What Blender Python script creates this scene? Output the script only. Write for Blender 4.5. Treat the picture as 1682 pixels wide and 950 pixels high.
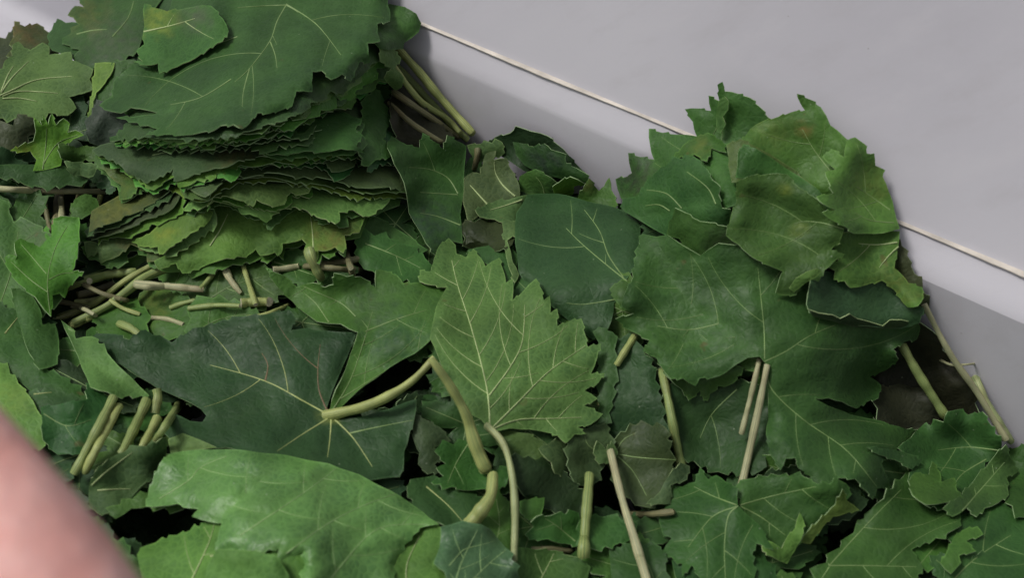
import bpy, bmesh, math, random
import numpy as np
from mathutils import Vector, Matrix
from mathutils.geometry import delaunay_2d_cdt

for o in list(bpy.data.objects):
    bpy.data.objects.remove(o)
scene = bpy.context.scene
COL = scene.collection

# ------------------------------------------------------------------ camera
PITCH = math.radians(50.0)
DIST = 0.62
CAM = Vector((0.0, -DIST * math.cos(PITCH), DIST * math.sin(PITCH)))
cd = bpy.data.cameras.new('camera')
cd.sensor_width = 36.0
cd.lens = 44.6
cd.clip_start = 0.01
cd.clip_end = 50.0
cd.dof.use_dof = True
cd.dof.focus_distance = 0.64
cd.dof.aperture_fstop = 10.0
cam = bpy.data.objects.new('camera', cd)
COL.objects.link(cam)
cam.location = CAM
cam.rotation_euler = (math.pi / 2 - PITCH, 0, 0)
scene.camera = cam

# ------------------------------------------------------------------ light
SUN_EL = math.radians(58)
SUN_AZ = math.radians(-84)        # compass bearing of the light, measured from +Y towards +X
world = bpy.data.worlds.new('World')
scene.world = world
world.use_nodes = True
wn = world.node_tree
bgn = wn.nodes['Background']
sky = wn.nodes.new('ShaderNodeTexSky')
sky.sky_type = 'NISHITA'
sky.sun_disc = False
sky.sun_elevation = SUN_EL
sky.sun_rotation = SUN_AZ
sky.air_density = 1.0
sky.dust_density = 4.0
sky.ozone_density = 0.6
hs = wn.nodes.new('ShaderNodeHueSaturation')
hs.inputs['Saturation'].default_value = 0.22     # overcast: the sky is a grey-white veil
wn.links.new(sky.outputs['Color'], hs.inputs['Color'])
wn.links.new(hs.outputs['Color'], bgn.inputs['Color'])
bgn.inputs['Strength'].default_value = 0.078
sd = bpy.data.lights.new('sun', 'SUN')
sd.energy = 1.75
sd.angle = math.radians(15)
sd.color = (1.0, 0.965, 0.93)
sun = bpy.data.objects.new('sun', sd)
COL.objects.link(sun)
sv = Vector((math.sin(SUN_AZ) * math.cos(SUN_EL), math.cos(SUN_AZ) * math.cos(SUN_EL), math.sin(SUN_EL)))
sun.rotation_euler = sv.to_track_quat('Z', 'Y').to_euler()
sun.location = sv * 2
scene.view_settings.view_transform = 'Standard'
scene.view_settings.look = 'None'
scene.view_settings.gamma = 1.0
scene.view_settings.exposure = 0.0
scene.view_settings.use_curve_mapping = False
scene.render.engine = 'CYCLES'
scene.render.resolution_x = 1024
scene.render.resolution_y = 579

# ------------------------------------------------------------------ picture ray -> world point at a height
F = 1682 * cd.lens / cd.sensor_width
CP, SP = math.cos(math.pi / 2 - PITCH), math.sin(math.pi / 2 - PITCH)


def raydir(px, py):
    x = (px - 841) / F
    y = -(py - 475) / F
    return x, y * CP + SP, y * SP - CP


def P(px, py, z):
    dx, dy, dz = raydir(px, py)
    t = (z - CAM.z) / dz
    return CAM.x + dx * t, CAM.y + dy * t, z + 0 * t


def PV(px, py, z):
    return Vector([float(v) for v in P(px, py, z)])


def pxsize(px, py, z):
    return float((PV(px, py, z) - CAM).length / F)

# ------------------------------------------------------------------ materials


def new_mat(name):
    m = bpy.data.materials.new(name)
    m.use_nodes = True
    return m, m.node_tree.nodes, m.node_tree.links, m.node_tree.nodes['Principled BSDF']


def N(nodes, t, **kw):
    n = nodes.new(t)
    for k, v in kw.items():
        if k in n.inputs.keys():
            n.inputs[k].default_value = v
        else:
            setattr(n, k, v)
    return n


def mixc(nodes, links, a, b, fac, mode='MIX'):
    n = nodes.new('ShaderNodeMix')
    n.data_type = 'RGBA'
    n.blend_type = mode
    n.clamp_factor = True
    for sock, v in ((n.inputs[6], a), (n.inputs[7], b), (n.inputs[0], fac)):
        if hasattr(v, 'links'):
            links.new(v, sock)
        else:
            sock.default_value = v if not isinstance(v, tuple) else (*v, 1.0)[:4]
    return n.outputs[2]


def ramp(nodes, links, src, p0, p1, c0=0.0, c1=1.0):
    n = nodes.new('ShaderNodeMapRange')
    n.inputs[1].default_value = p0
    n.inputs[2].default_value = p1
    n.inputs[3].default_value = c0
    n.inputs[4].default_value = c1
    links.new(src, n.inputs[0])
    return n.outputs[0]


def math_n(nodes, links, op, a, b):
    n = nodes.new('ShaderNodeMath')
    n.operation = op
    for i, v in enumerate((a, b)):
        if hasattr(v, 'links'):
            links.new(v, n.inputs[i])
        else:
            n.inputs[i].default_value = v
    return n.outputs[0]


def leaf_material(name, rough, spec, net, bumpk, coat=0.0):
    m, ns, ls, bs = new_mat(name)
    at = N(ns, 'ShaderNodeAttribute', attribute_name='tint')
    vd = N(ns, 'ShaderNodeAttribute', attribute_name='vein_distance')
    tc = N(ns, 'ShaderNodeTexCoord')
    oi = N(ns, 'ShaderNodeObjectInfo')
    mp = N(ns, 'ShaderNodeVectorMath', operation='ADD')
    ls.new(tc.outputs['Object'], mp.inputs[0])
    cb = N(ns, 'ShaderNodeCombineXYZ')
    r20 = math_n(ns, ls, 'MULTIPLY', oi.outputs['Random'], 7.0)
    ls.new(r20, cb.inputs[0]); ls.new(r20, cb.inputs[1])
    ls.new(cb.outputs[0], mp.inputs[1])
    co = mp.outputs[0]
    n1 = N(ns, 'ShaderNodeTexNoise', Scale=38.0, Detail=4.0, Roughness=0.6)
    n2 = N(ns, 'ShaderNodeTexNoise', Scale=260.0, Detail=3.0, Roughness=0.6)
    n3 = N(ns, 'ShaderNodeTexNoise', Scale=90.0, Detail=2.0)
    vo = N(ns, 'ShaderNodeTexVoronoi', feature='DISTANCE_TO_EDGE', Scale=330.0)
    vo2 = N(ns, 'ShaderNodeTexVoronoi', feature='F1', Scale=210.0)
    # bend the fine vein net a little
    wob = N(ns, 'ShaderNodeVectorMath', operation='MULTIPLY_ADD')
    ls.new(n3.outputs['Color'], wob.inputs[0])
    wob.inputs[1].default_value = (0.006, 0.006, 0.006)
    ls.new(co, wob.inputs[2])
    for n in (n1, n2, n3):
        ls.new(co, n.inputs['Vector'])
    ls.new(wob.outputs[0], vo.inputs['Vector'])
    ls.new(co, vo2.inputs['Vector'])
    base = at.outputs['Color']
    dark = mixc(ns, ls, base, (0.66, 0.72, 0.70), 1.0, 'MULTIPLY')
    lite = mixc(ns, ls, base, (1.22, 1.18, 1.0), 1.0, 'MULTIPLY')
    c = mixc(ns, ls, dark, lite, ramp(ns, ls, n1.outputs['Fac'], 0.3, 0.7))
    c = mixc(ns, ls, c, mixc(ns, ls, base, (0.75, 0.75, 0.7), 1.0, 'MULTIPLY'), ramp(ns, ls, n2.outputs['Fac'], 0.45, 0.75, 0, 0.6))
    # net of fine veins, a touch paler
    netf = ramp(ns, ls, vo.outputs['Distance'], 0.0, 0.16, net, 0.0)
    pale = mixc(ns, ls, base, (1.5, 1.35, 1.25), 1.0, 'MULTIPLY')
    c = mixc(ns, ls, c, pale, netf)
    # paler along the larger veins
    nearv = ramp(ns, ls, vd.outputs['Fac'], 0.0, 0.0032, 0.5, 0.0)
    c = mixc(ns, ls, c, pale, nearv)
    # pale specks
    sp = ramp(ns, ls, vo2.outputs['Distance'], 0.05, 0.11, 1.0, 0.0)
    cr = N(ns, 'ShaderNodeSeparateColor')
    ls.new(vo2.outputs['Color'], cr.inputs[0])
    sel = ramp(ns, ls, cr.outputs[0], 0.86, 0.92)
    spf = math_n(ns, ls, 'MULTIPLY', math_n(ns, ls, 'MULTIPLY', sp, sel), 0.42)
    c = mixc(ns, ls, c, (0.36, 0.42, 0.30), spf)
    # small brown blemishes
    br = ramp(ns, ls, n3.outputs['Fac'], 0.735, 0.80, 0.0, 0.55)
    c = mixc(ns, ls, c, (0.13, 0.09, 0.035), br)
    # the callous pale margin of the leaf
    mg = N(ns, 'ShaderNodeAttribute', attribute_name='margin')
    c = mixc(ns, ls, c, mixc(ns, ls, base, (2.3, 2.0, 2.0), 1.0, 'MULTIPLY'), ramp(ns, ls, mg.outputs['Fac'], 0.0, 1.0, 0.0, 0.75))
    ls.new(c, bs.inputs['Base Color'])
    rr = ramp(ns, ls, n2.outputs['Fac'], 0.3, 0.7, rough - 0.07, rough + 0.1)
    ls.new(rr, bs.inputs['Roughness'])
    bs.inputs['Specular IOR Level'].default_value = spec
    # relief
    h = math_n(ns, ls, 'ADD', ramp(ns, ls, vo.outputs['Distance'], 0.0, 0.35, 0.0, 0.6), math_n(ns, ls, 'MULTIPLY', n2.outputs['Fac'], 0.7))
    h = math_n(ns, ls, 'ADD', h, math_n(ns, ls, 'MULTIPLY', n3.outputs['Fac'], 0.8))
    bp = N(ns, 'ShaderNodeBump', Strength=bumpk, Distance=0.00045)
    ls.new(h, bp.inputs['Height'])
    ls.new(bp.outputs[0], bs.inputs['Normal'])
    # thin leaf lets a little light through
    tr = N(ns, 'ShaderNodeBsdfTranslucent')
    ls.new(mixc(ns, ls, c, (1.5, 1.7, 0.6), 1.0, 'MULTIPLY'), tr.inputs['Color'])
    mx = N(ns, 'ShaderNodeMixShader')
    mx.inputs[0].default_value = 0.2
    ls.new(bs.outputs[0], mx.inputs[1]); ls.new(tr.outputs[0], mx.inputs[2])
    out = [n for n in ns if n.type == 'OUTPUT_MATERIAL'][0]
    ls.new(mx.outputs[0], out.inputs['Surface'])
    return m


def plain(name, col, rough=0.5, var=0.25, scale=120.0, stripe=False, spec=0.4, bumpk=0.3, dist=0.0004):
    m, ns, ls, bs = new_mat(name)
    tc = N(ns, 'ShaderNodeTexCoord')
    n1 = N(ns, 'ShaderNodeTexNoise', Scale=scale, Detail=4.0)
    ls.new(tc.outputs['Object'], n1.inputs['Vector'])
    d = tuple(v * (1 - var) for v in col)
    l = tuple(min(1, v * (1 + var)) for v in col)
    c = mixc(ns, ls, d, l, ramp(ns, ls, n1.outputs['Fac'], 0.3, 0.7))
    h = n1.outputs['Fac']
    if stripe:
        at = N(ns, 'ShaderNodeAttribute', attribute_name='round_angle')
        w = N(ns, 'ShaderNodeTexNoise', Scale=2.6, Detail=2.0)
        w.noise_dimensions = '1D'
        ls.new(at.outputs['Fac'], w.inputs['W'])
        f = ramp(ns, ls, w.outputs['Fac'], 0.4, 0.6)
        c = mixc(ns, ls, c, tuple(v * k for v, k in zip(col, (0.55, 0.68, 0.7))), f)
        n4 = N(ns, 'ShaderNodeTexNoise', Scale=45.0, Detail=3.0)
        ls.new(tc.outputs['Object'], n4.inputs['Vector'])
        c = mixc(ns, ls, c, (0.2, 0.11, 0.07), ramp(ns, ls, n4.outputs['Fac'], 0.58, 0.75, 0, 0.4))
        h = math_n(ns, ls, 'ADD', h, f)
    ls.new(c, bs.inputs['Base Color'])
    bs.inputs['Roughness'].default_value = rough
    bs.inputs['Specular IOR Level'].default_value = spec
    bp = N(ns, 'ShaderNodeBump', Strength=bumpk, Distance=dist)
    ls.new(h, bp.inputs['Height'])
    ls.new(bp.outputs[0], bs.inputs['Normal'])
    return m


MAT = {
    'upper': leaf_material('leaf_upper_side', 0.52, 0.26, 0.24, 0.5),
    'gloss': leaf_material('leaf_glossy_side', 0.42, 0.48, 0.40, 0.5),
    'under': leaf_material('leaf_underside', 0.62, 0.22, 0.36, 0.6),
}
RIM = {
    'upper': plain('leaf_rim_green', (0.27, 0.39, 0.19), 0.6),
    'under': plain('leaf_rim_pale', (0.34, 0.44, 0.20), 0.6),
}
RIM['gloss'] = RIM['upper']
VEINM = {
    'upper': plain('vein_thin', (0.19, 0.29, 0.10), 0.5),
    'gloss': plain('vein_bright', (0.30, 0.46, 0.18), 0.45),
    'under': plain('vein_pale', (0.40, 0.50, 0.22), 0.55),
}
VEIN_PALE = plain('vein_yellow', (0.36, 0.42, 0.15), 0.5)
VEIN_BROWN = plain('vein_brown', (0.16, 0.11, 0.055), 0.55)
STALKM = {
    'green': plain('stalk_green', (0.31, 0.37, 0.12), 0.45, stripe=True),
    'yellow': plain('stalk_yellow', (0.42, 0.45, 0.15), 0.45, stripe=True),
    'tan': plain('stalk_tan', (0.47, 0.44, 0.24), 0.5, stripe=True),
    'brown': plain('stalk_brown', (0.21, 0.19, 0.09), 0.55, stripe=True),
    'pale': plain('stalk_pale', (0.42, 0.45, 0.20), 0.45, stripe=True),
    'cut': plain('stalk_cut_end', (0.50, 0.46, 0.33), 0.7, scale=900.0),
}
# ------------------------------------------------------------------ the white tub
ZL1, ZL2, ZF = 0.042, 0.030, -0.075


def line1(x): return 38 + (x - 690) * 0.4153
def line2(x): return 90 + (x - 690) * 0.4415


A1, B1 = PV(-300, line1(-300), ZL1), PV(2300, line1(2300), ZL1)
A2, B2 = PV(-300, line2(-300), ZL2), PV(2300, line2(2300), ZL2)
ALONG = (B1 - A1).normalized()
OUTW = Vector((-ALONG.y, ALONG.x, 0)).normalized()
if OUTW.y < 0:
    OUTW = -OUTW
UPD = (OUTW * math.sin(math.radians(30)) + Vector((0, 0, 1)) * math.cos(math.radians(30))).normalized()
N1 = ALONG.cross(UPD).normalized()
ALONG2 = (B2 - A2).normalized()
LOWD = Vector((0, 0, -1)) * 0.99 - OUTW * 0.12
N2 = ALONG2.cross(LOWD).normalized()
NB = (B1 - A1).cross(A2 - A1).normalized()


def plane_z(px, py, p0, n):
    dx, dy, dz = raydir(px, py)
    den = dx * n.x + dy * n.y + dz * n.z
    t = ((p0 - CAM).dot(n)) / den
    return CAM.z + dz * t


def tubz(px, py):
    px = np.asarray(px, float); py = np.asarray(py, float)
    zu = plane_z(px, py, A1, N1)
    zb = plane_z(px, py, A1, NB)
    zl = np.maximum(plane_z(px, py, A2, N2), ZF)
    return np.where(py < line1(px), zu, np.where(py < line2(px), zb, zl))


def mesh_obj(name, verts, faces, mats, parent=None, smooth=True, loc=(0, 0, 0)):
    me = bpy.data.meshes.new(name)
    me.from_pydata([tuple(v) for v in verts], [], [tuple(f) for f in faces])
    for m in (mats if isinstance(mats, (list, tuple)) else [mats]):
        me.materials.append(m)
    if smooth:
        me.polygons.foreach_set('use_smooth', [True] * len(me.polygons))
    ob = bpy.data.objects.new(name, me)
    COL.objects.link(ob)
    if parent is not None:
        ob.parent = parent
    ob.location = loc
    return ob


def tub_material():
    m, ns, ls, bs = new_mat('white_plastic')
    tc = N(ns, 'ShaderNodeTexCoord')
    n1 = N(ns, 'ShaderNodeTexNoise', Scale=7.0, Detail=3.0)
    n2 = N(ns, 'ShaderNodeTexNoise', Scale=500.0, Detail=2.0)
    vo = N(ns, 'ShaderNodeTexVoronoi', feature='F1', Scale=85.0)
    for n in (n1, n2, vo):
        ls.new(tc.outputs['Object'], n.inputs['Vector'])
    c = mixc(ns, ls, (0.50, 0.49, 0.53), (0.56, 0.55, 0.59), ramp(ns, ls, n1.outputs['Fac'], 0.3, 0.7))
    # faint scuffs and wiped streaks
    mpg = N(ns, 'ShaderNodeMapping')
    mpg.inputs['Scale'].default_value = (9, 60, 30)
    mpg.inputs['Rotation'].default_value = (0, 0, 0.45)
    ls.new(tc.outputs['Object'], mpg.inputs['Vector'])
    n5 = N(ns, 'ShaderNodeTexNoise', Scale=1.0, Detail=5.0, Roughness=0.65)
    ls.new(mpg.outputs[0], n5.inputs['Vector'])
    c = mixc(ns, ls, c, (0.40, 0.38, 0.39), ramp(ns, ls, n5.outputs['Fac'], 0.52, 0.8, 0, 0.35))
    c = mixc(ns, ls, c, (0.60, 0.585, 0.615), ramp(ns, ls, n5.outputs['Fac'], 0.46, 0.25, 0, 0.35))
    # scattered specks of dirt
    sc = N(ns, 'ShaderNodeSeparateColor')
    ls.new(vo.outputs['Color'], sc.inputs[0])
    dot = math_n(ns, ls, 'MULTIPLY', ramp(ns, ls, vo.outputs['Distance'], 0.03, 0.055, 1, 0), ramp(ns, ls, sc.outputs[0], 0.8, 0.85))
    c = mixc(ns, ls, c, (0.22, 0.19, 0.18), dot)
    ls.new(c, bs.inputs['Base Color'])
    bs.inputs['Roughness'].default_value = 0.6
    bs.inputs['Specular IOR Level'].default_value = 0.2
    bp = N(ns, 'ShaderNodeBump', Strength=0.12, Distance=0.0003)
    ls.new(n2.outputs['Fac'], bp.inputs['Height'])
    ls.new(bp.outputs[0], bs.inputs['Normal'])
    return m


PLASTIC = tub_material()
BEADM = plain('tub_crease_highlight', (0.62, 0.57, 0.50), 0.5, var=0.24, scale=75.0)  # bright highlight of the crease put into a cream colour paler than the wall


def build_tub():
    LR = 0.30
    def prof(p1, p2, end):
        # profile from the rim down to the floor, rounded at the two creases
        pts = []
        top = p1 + UPD * LR
        out = top + OUTW * 0.05
        pts += [out - Vector((0, 0, 0.02)), out, top + OUTW * 0.004 + Vector((0, 0, 0.002)), top]
        for t in (0.75, 0.5, 0.25, 0.08):
            pts.append(p1 + UPD * LR * t)
        pts.append(p1 + UPD * 0.004)
        b = (p2 - p1)
        pts.append(p1 + b * 0.06)
        for t in (0.3, 0.6, 0.9):
            pts.append(p1 + b * t)
        k = (p2.z - ZF) / -LOWD.z
        bot = p2 + LOWD * k
        pts.append(p2 + LOWD * 0.0015)
        for t in (0.2, 0.5, 0.8):
            pts.append(p2 + (bot - p2) * t)
        inn = -OUTW
        for a in range(0, 91, 15):
            r = 0.012
            c = bot + inn * r + Vector((0, 0, r))
            pts.append(c - inn * r * math.cos(math.radians(a)) - Vector((0, 0, r)) * math.sin(math.radians(a)))
        return pts, bot
    rows = []
    n = 40
    for i in range(n + 1):
        t = i / n
        p, bot = prof(A1.lerp(B1, t), A2.lerp(B2, t), t)
        rows.append(p)
    m = len(rows[0])
    vs = [p for r in rows for p in r]
    fs = []
    for i in range(n):
        for j in range(m - 1):
            fs.append((i * m + j, i * m + j + 1, (i + 1) * m + j + 1, (i + 1) * m + j))
    wall = mesh_obj('wall', vs, fs, PLASTIC)
    wall.modifiers.new('crisp_edge', 'EDGE_SPLIT').split_angle = math.radians(24)
    # floor: from the foot of the wall towards and past the camera
    fv, ff = [], []
    nj = 12
    for i in range(n + 1):
        foot = rows[i][-1]
        for j in range(nj + 1):
            fv.append(foot - OUTW * (0.72 * j / nj))
    for i in range(n):
        for j in range(nj):
            ff.append((i * (nj + 1) + j, i * (nj + 1) + j + 1, (i + 1) * (nj + 1) + j + 1, (i + 1) * (nj + 1) + j))
    floor = mesh_obj('floor', fv, ff, PLASTIC)
    # moulded bead along the crease
    bv, bf = [], []
    K = 10
    rng = random.Random(3)
    nb = 220
    for i in range(nb + 1):
        t = i / nb
        c = A1.lerp(B1, t) + OUTW * 0.0006 + Vector((0, 0, 0.0004))
        r = 0.0018 * (1 + 0.10 * math.sin(i * 0.21) + 0.10 * (rng.random() - 0.5))
        r *= 0.8 + 0.75 * t + 0.25 * math.sin(t * 37) * math.sin(t * 11)
        for k in range(K):
            a = 2 * math.pi * k / K
            bv.append(c + OUTW * math.cos(a) * r * 1.2 + Vector((0, 0, 1)) * math.sin(a) * r * 0.28)
    for i in range(nb):
        for k in range(K):
            bf.append((i * K + k, i * K + (k + 1) % K, (i + 1) * K + (k + 1) % K, (i + 1) * K + k))
    bead = mesh_obj('crease_bead', bv, bf, BEADM)
    root = bpy.data.objects.new('plastic_tub', None)
    root.location = (0, 0, ZF)
    COL.objects.link(root)
    root['label'] = 'white plastic tub with a ridged wall holding the heap of leaves'
    root['category'] = 'tub'
    for o in (wall, floor, bead):
        o.parent = root
        o.location = (0, 0, -ZF)


build_tub()

# ------------------------------------------------------------------ height of the heap, metres, at picture positions
HC = [(0, 180, 3), (60, 60, 1.5), (120, 30, 2), (200, 60, 4), (400, 40, 6), (600, 40, 5.5), (660, 60, 4.6), (650, 200, 1.5), (400, 230, 4.2), (600, 280, 1.5),
      (400, 330, 2.6), (400, 410, 1.2), (80, 300, 1.5), (100, 400, 1.2), (200, 480, -0.5), (100, 560, 0.6), (60, 680, 1.2), (300, 560, 0.4),
      (540, 680, 0.8), (640, 520, 1.6), (800, 560, 1.8), (900, 620, 1.6), (800, 800, 0.0), (450, 850, 2.6), (230, 800, 1.2), (720, 300, 0.3),
      (900, 250, -1.2), (800, 380, -0.8), (960, 300, -0.8), (950, 400, 1.2), (950, 500, 1.0), (1000, 650, -1.0), (1040, 800, -1.5),
      (1060, 450, 2.4), (1100, 600, 1.2), (1250, 560, 2.6), (1350, 520, 3.0), (1300, 700, 0.8), (1400, 760, 0.2), (1500, 620, -4.5), (1530, 700, -4.5), (1650, 740, -5.0),
      (1600, 780, -3.0), (1500, 850, -1.5), (1200, 860, -1.2), (1350, 900, -1.5), (1000, 920, -1.5), (1650, 930, -2.0), (700, 920, 1.0), (1180, 690, -1.2)]
HW = [(1040, 290, 0.9), (1110, 220, 1.0), (1190, 150, 1.2), (1250, 190, 1.3), (1320, 165, 1.4), (1390, 240, 1.3), (1460, 330, 1.2), (1475, 400, 1.2), (1500, 480, 1.0), (1500, 530, 1.0), (1300, 300, 1.6), (1200, 300, 1.8)]
hx = np.array([c[0] for c in HC] + [c[0] for c in HW], float)
hy = np.array([c[1] for c in HC] + [c[1] for c in HW], float)
hz = np.array([c[2] / 100 for c in HC] + [float(tubz(c[0], c[1])) + c[2] / 100 for c in HW], float)


def Hbed(px, py):
    px = np.asarray(px, float); py = np.asarray(py, float)
    num = np.zeros(px.shape); den = np.zeros(px.shape) + 1e-12
    for x, y, z in zip(hx, hy, hz):
        d2 = (px - x) ** 2 + (py - y) ** 2
        w = 1.0 / (d2 / 100.0 + 6.0) ** 2
        num += w * z; den += w
    return num / den
# ------------------------------------------------------------------ laying leaves one on another: height grid of what lies on top so far
GS = 6.0
GX0, GY0 = -240.0, -240.0
GW, GH = int((1682 + 480) / GS), int((950 + 480) / GS)
gx = GX0 + GS * np.arange(GW)
gy = GY0 + GS * np.arange(GH)
GXX, GYY = np.meshgrid(gx, gy)
TOP = tubz(GXX, GYY)
BED = np.maximum(Hbed(GXX, GYY), TOP + 0.004)


def blur1(a, s, axis):
    r = max(1, int(s * 2.5))
    k = np.exp(-0.5 * (np.arange(-r, r + 1) / s) ** 2); k /= k.sum()
    p = [(0, 0), (0, 0)]; p[axis] = (r, r)
    b = np.pad(a, p, mode='edge')
    out = np.zeros_like(a)
    n = a.shape[axis]
    for i, w in enumerate(k):
        out += w * (b[i:i + n, :] if axis == 0 else b[:, i:i + n])
    return out


def blur(a, s):
    return blur1(blur1(a, s, 0), s, 1)


def maxf(a, r):
    out = a.copy()
    for ax in (0, 1):
        p = [(0, 0), (0, 0)]; p[ax] = (r, r)
        b = np.pad(out, p, mode='edge')
        n = a.shape[ax]
        c = None
        for i in range(2 * r + 1):
            v = b[i:i + n, :] if ax == 0 else b[:, i:i + n]
            c = v if c is None else np.maximum(c, v)
        out = c
    return out


BED = blur(BED, 3.0)
IDG = np.full(TOP.shape, -1, int)      # which thing lies uppermost at each place
THINGS = []


def inside(px, py, poly):
    c = np.zeros(px.shape, bool)
    n = len(poly)
    for i in range(n):
        x0, y0 = poly[i]; x1, y1 = poly[(i + 1) % n]
        if y0 == y1:
            continue
        cond = ((y0 > py) != (y1 > py))
        c ^= cond & (px < (x1 - x0) * (py - y0) / (y1 - y0) + x0)
    return c


def seg_dist(pts, segs):
    # distance from each point to the nearest of the segments, and which
    if len(segs) == 0:
        return np.full(len(pts), 1e3)
    best = np.full(len(pts), 1e9)
    for (a, b) in segs:
        a = np.array(a, float); b = np.array(b, float)
        d = b - a
        L = max(1e-9, float(d @ d))
        t = np.clip(((pts - a) @ d) / L, 0, 1)
        q = pts - (a + t[:, None] * d)
        best = np.minimum(best, np.hypot(q[:, 0], q[:, 1]))
    return best


def parse(s):
    out = []
    for w in s.split():
        sm = w.endswith('*')
        x, y = w.rstrip('*').split(',')
        out.append((float(x), float(y), sm))
    return out


def toothed(pts, rng, pitch=24.0, amp=8.0):
    n = len(pts)
    area = sum(pts[i][0] * pts[(i + 1) % n][1] - pts[(i + 1) % n][0] * pts[i][1] for i in range(n))
    sg = 1.0 if area > 0 else -1.0
    # draw out the points of the teeth and deepen the nicks between them
    sharp = []
    for i in range(n):
        xa, ya, sa = pts[i - 1]; xb, yb, sb = pts[i]; xc, yc, _ = pts[(i + 1) % n]
        if sa or sb:
            sharp.append(pts[i]); continue
        a = np.array([xb - xa, yb - ya]); b = np.array([xc - xb, yc - yb])
        la, lb = np.hypot(*a), np.hypot(*b)
        if la < 3 or lb < 3:
            sharp.append(pts[i]); continue
        a = a / la; b = b / lb
        cr = (a[0] * b[1] - a[1] * b[0]) * sg
        bis = np.array([a[1] + b[1], -(a[0] + b[0])]) * sg
        bl = np.hypot(*bis)
        if bl < 1e-3:
            bis = a - b; bl = np.hypot(*bis) + 1e-9
        bis = bis / bl
        m = min(la, lb)
        mv = (min(3.6, 0.25 * m) if cr > 0.55 else (-min(3.0, 0.2 * m) if cr < -0.5 else 0))
        sharp.append((xb + bis[0] * mv, yb + bis[1] * mv, sb))
    pts = sharp
    out = []
    for i in range(n):
        x0, y0, sm = pts[i]; x1, y1, _ = pts[(i + 1) % n]
        dx, dy = x1 - x0, y1 - y0
        L = math.hypot(dx, dy)
        out.append((x0, y0))
        if L < 5:
            continue
        ux, uy = dx / L, dy / L
        nx, ny = uy * sg, -ux * sg
        if sm:
            k = int(L / 14)
            ph = rng.random() * 6
            for j in range(1, k):
                t = j / k
                w = 1.3 * math.sin(ph + t * L / 23) * math.sin(math.pi * t)
                out.append((x0 + dx * t + nx * w, y0 + dy * t + ny * w))
        elif L < 1.35 * pitch:
            # a side already drawn: a small second tooth on the long ones
            if L > 17 and rng.random() < 0.7:
                w = 1.8 + 1.6 * rng.random(); tt = 0.40 + 0.2 * rng.random()
                out.append((x0 + dx * (tt - .2) + nx * w * .45, y0 + dy * (tt - .2) + ny * w * .45))
                out.append((x0 + dx * tt + nx * w, y0 + dy * tt + ny * w))
                out.append((x0 + dx * (tt + .1) - nx * .6, y0 + dy * (tt + .1) - ny * .6))
            else:
                w = min(1.2, L * 0.05)
                out.append((x0 + dx * .5 + nx * w, y0 + dy * .5 + ny * w))
        else:
            k = max(1, round(L / pitch / (0.85 + 0.3 * rng.random())))
            ts = [0.0]
            for j in range(k):
                ts.append(ts[-1] + 0.7 + 0.6 * rng.random())
            ts = [t / ts[-1] for t in ts]
            for j in range(k):
                a, b = ts[j], ts[j + 1]
                am = amp * (0.65 + 0.7 * rng.random()) * min(1, (b - a) * L / pitch)
                fl = rng.random() < 0.5
                seq = [(0.25, .36), (0.50, .72), (0.72, 1.0), (0.82, .42), (1.0, 0.0)]
                if fl:
                    seq = [(1 - t, h) for t, h in reversed(seq)][1:] + [(1.0, 0.0)]
                    seq = [(0.18, .42), (0.28, 1.0), (0.50, .72), (0.76, .36), (1.0, 0.0)]
                for t, h in seq:
                    if j == k - 1 and t == 1.0:
                        continue
                    tt = a + (b - a) * t
                    out.append((x0 + dx * tt + nx * h * am, y0 + dy * tt + ny * h * am))
    return out


def densify(poly, step):
    out = []
    n = len(poly)
    for i in range(n):
        x0, y0 = poly[i]; x1, y1 = poly[(i + 1) % n]
        L = math.hypot(x1 - x0, y1 - y0)
        k = max(1, int(math.ceil(L / step)))
        for j in range(k):
            out.append((x0 + (x1 - x0) * j / k, y0 + (y1 - y0) * j / k))
    return out


def smooth_line(pts, step=5.0):
    p = [np.array(q, float) for q in pts]
    if len(p) == 2:
        out = p
    else:
        out = []
        for i in range(len(p) - 1):
            p0 = p[max(0, i - 1)]; p1 = p[i]; p2 = p[i + 1]; p3 = p[min(len(p) - 1, i + 2)]
            for j in range(8):
                t = j / 8
                out.append(0.5 * ((2 * p1) + (-p0 + p2) * t + (2 * p0 - 5 * p1 + 4 * p2 - p3) * t * t + (-p0 + 3 * p1 - 3 * p2 + p3) * t ** 3))
        out.append(p[-1])
    # resample
    res = [out[0]]; acc = 0
    for a, b in zip(out[:-1], out[1:]):
        L = float(np.linalg.norm(b - a))
        while acc + L >= step:
            t = (step - acc) / L
            a = a + (b - a) * t
            L = float(np.linalg.norm(b - a))
            res.append(a); acc = 0
        acc += L
    if np.linalg.norm(res[-1] - out[-1]) > 1:
        res.append(out[-1])
    return res


TINT = {
    'D': (0.052, 0.125, 0.044), 'B': (0.048, 0.108, 0.052), 'M': (0.084, 0.180, 0.048), 'G': (0.135, 0.215, 0.095),
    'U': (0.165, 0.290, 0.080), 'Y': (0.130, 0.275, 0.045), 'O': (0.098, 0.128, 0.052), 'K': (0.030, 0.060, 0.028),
    'S': (0.130, 0.300, 0.085), 'P': (0.150, 0.290, 0.068), 'R': (0.085, 0.105, 0.062), 'V': (0.064, 0.150, 0.046),
}
STYLE = {'U': 'under', 'G': 'under', 'O': 'upper', 'P': 'under', 'S': 'gloss', 'Y': 'upper'}
BROWN = (0.17, 0.115, 0.045); OLIVE = (0.15, 0.17, 0.04); ORANGE = (0.26, 0.12, 0.05); YELLOW = (0.24, 0.30, 0.05); GREYG = (0.09, 0.10, 0.085); BRIGHT = (0.09, 0.22, 0.05)
STATS = dict(v=0)
NOI = np.random.RandomState(7)


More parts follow.
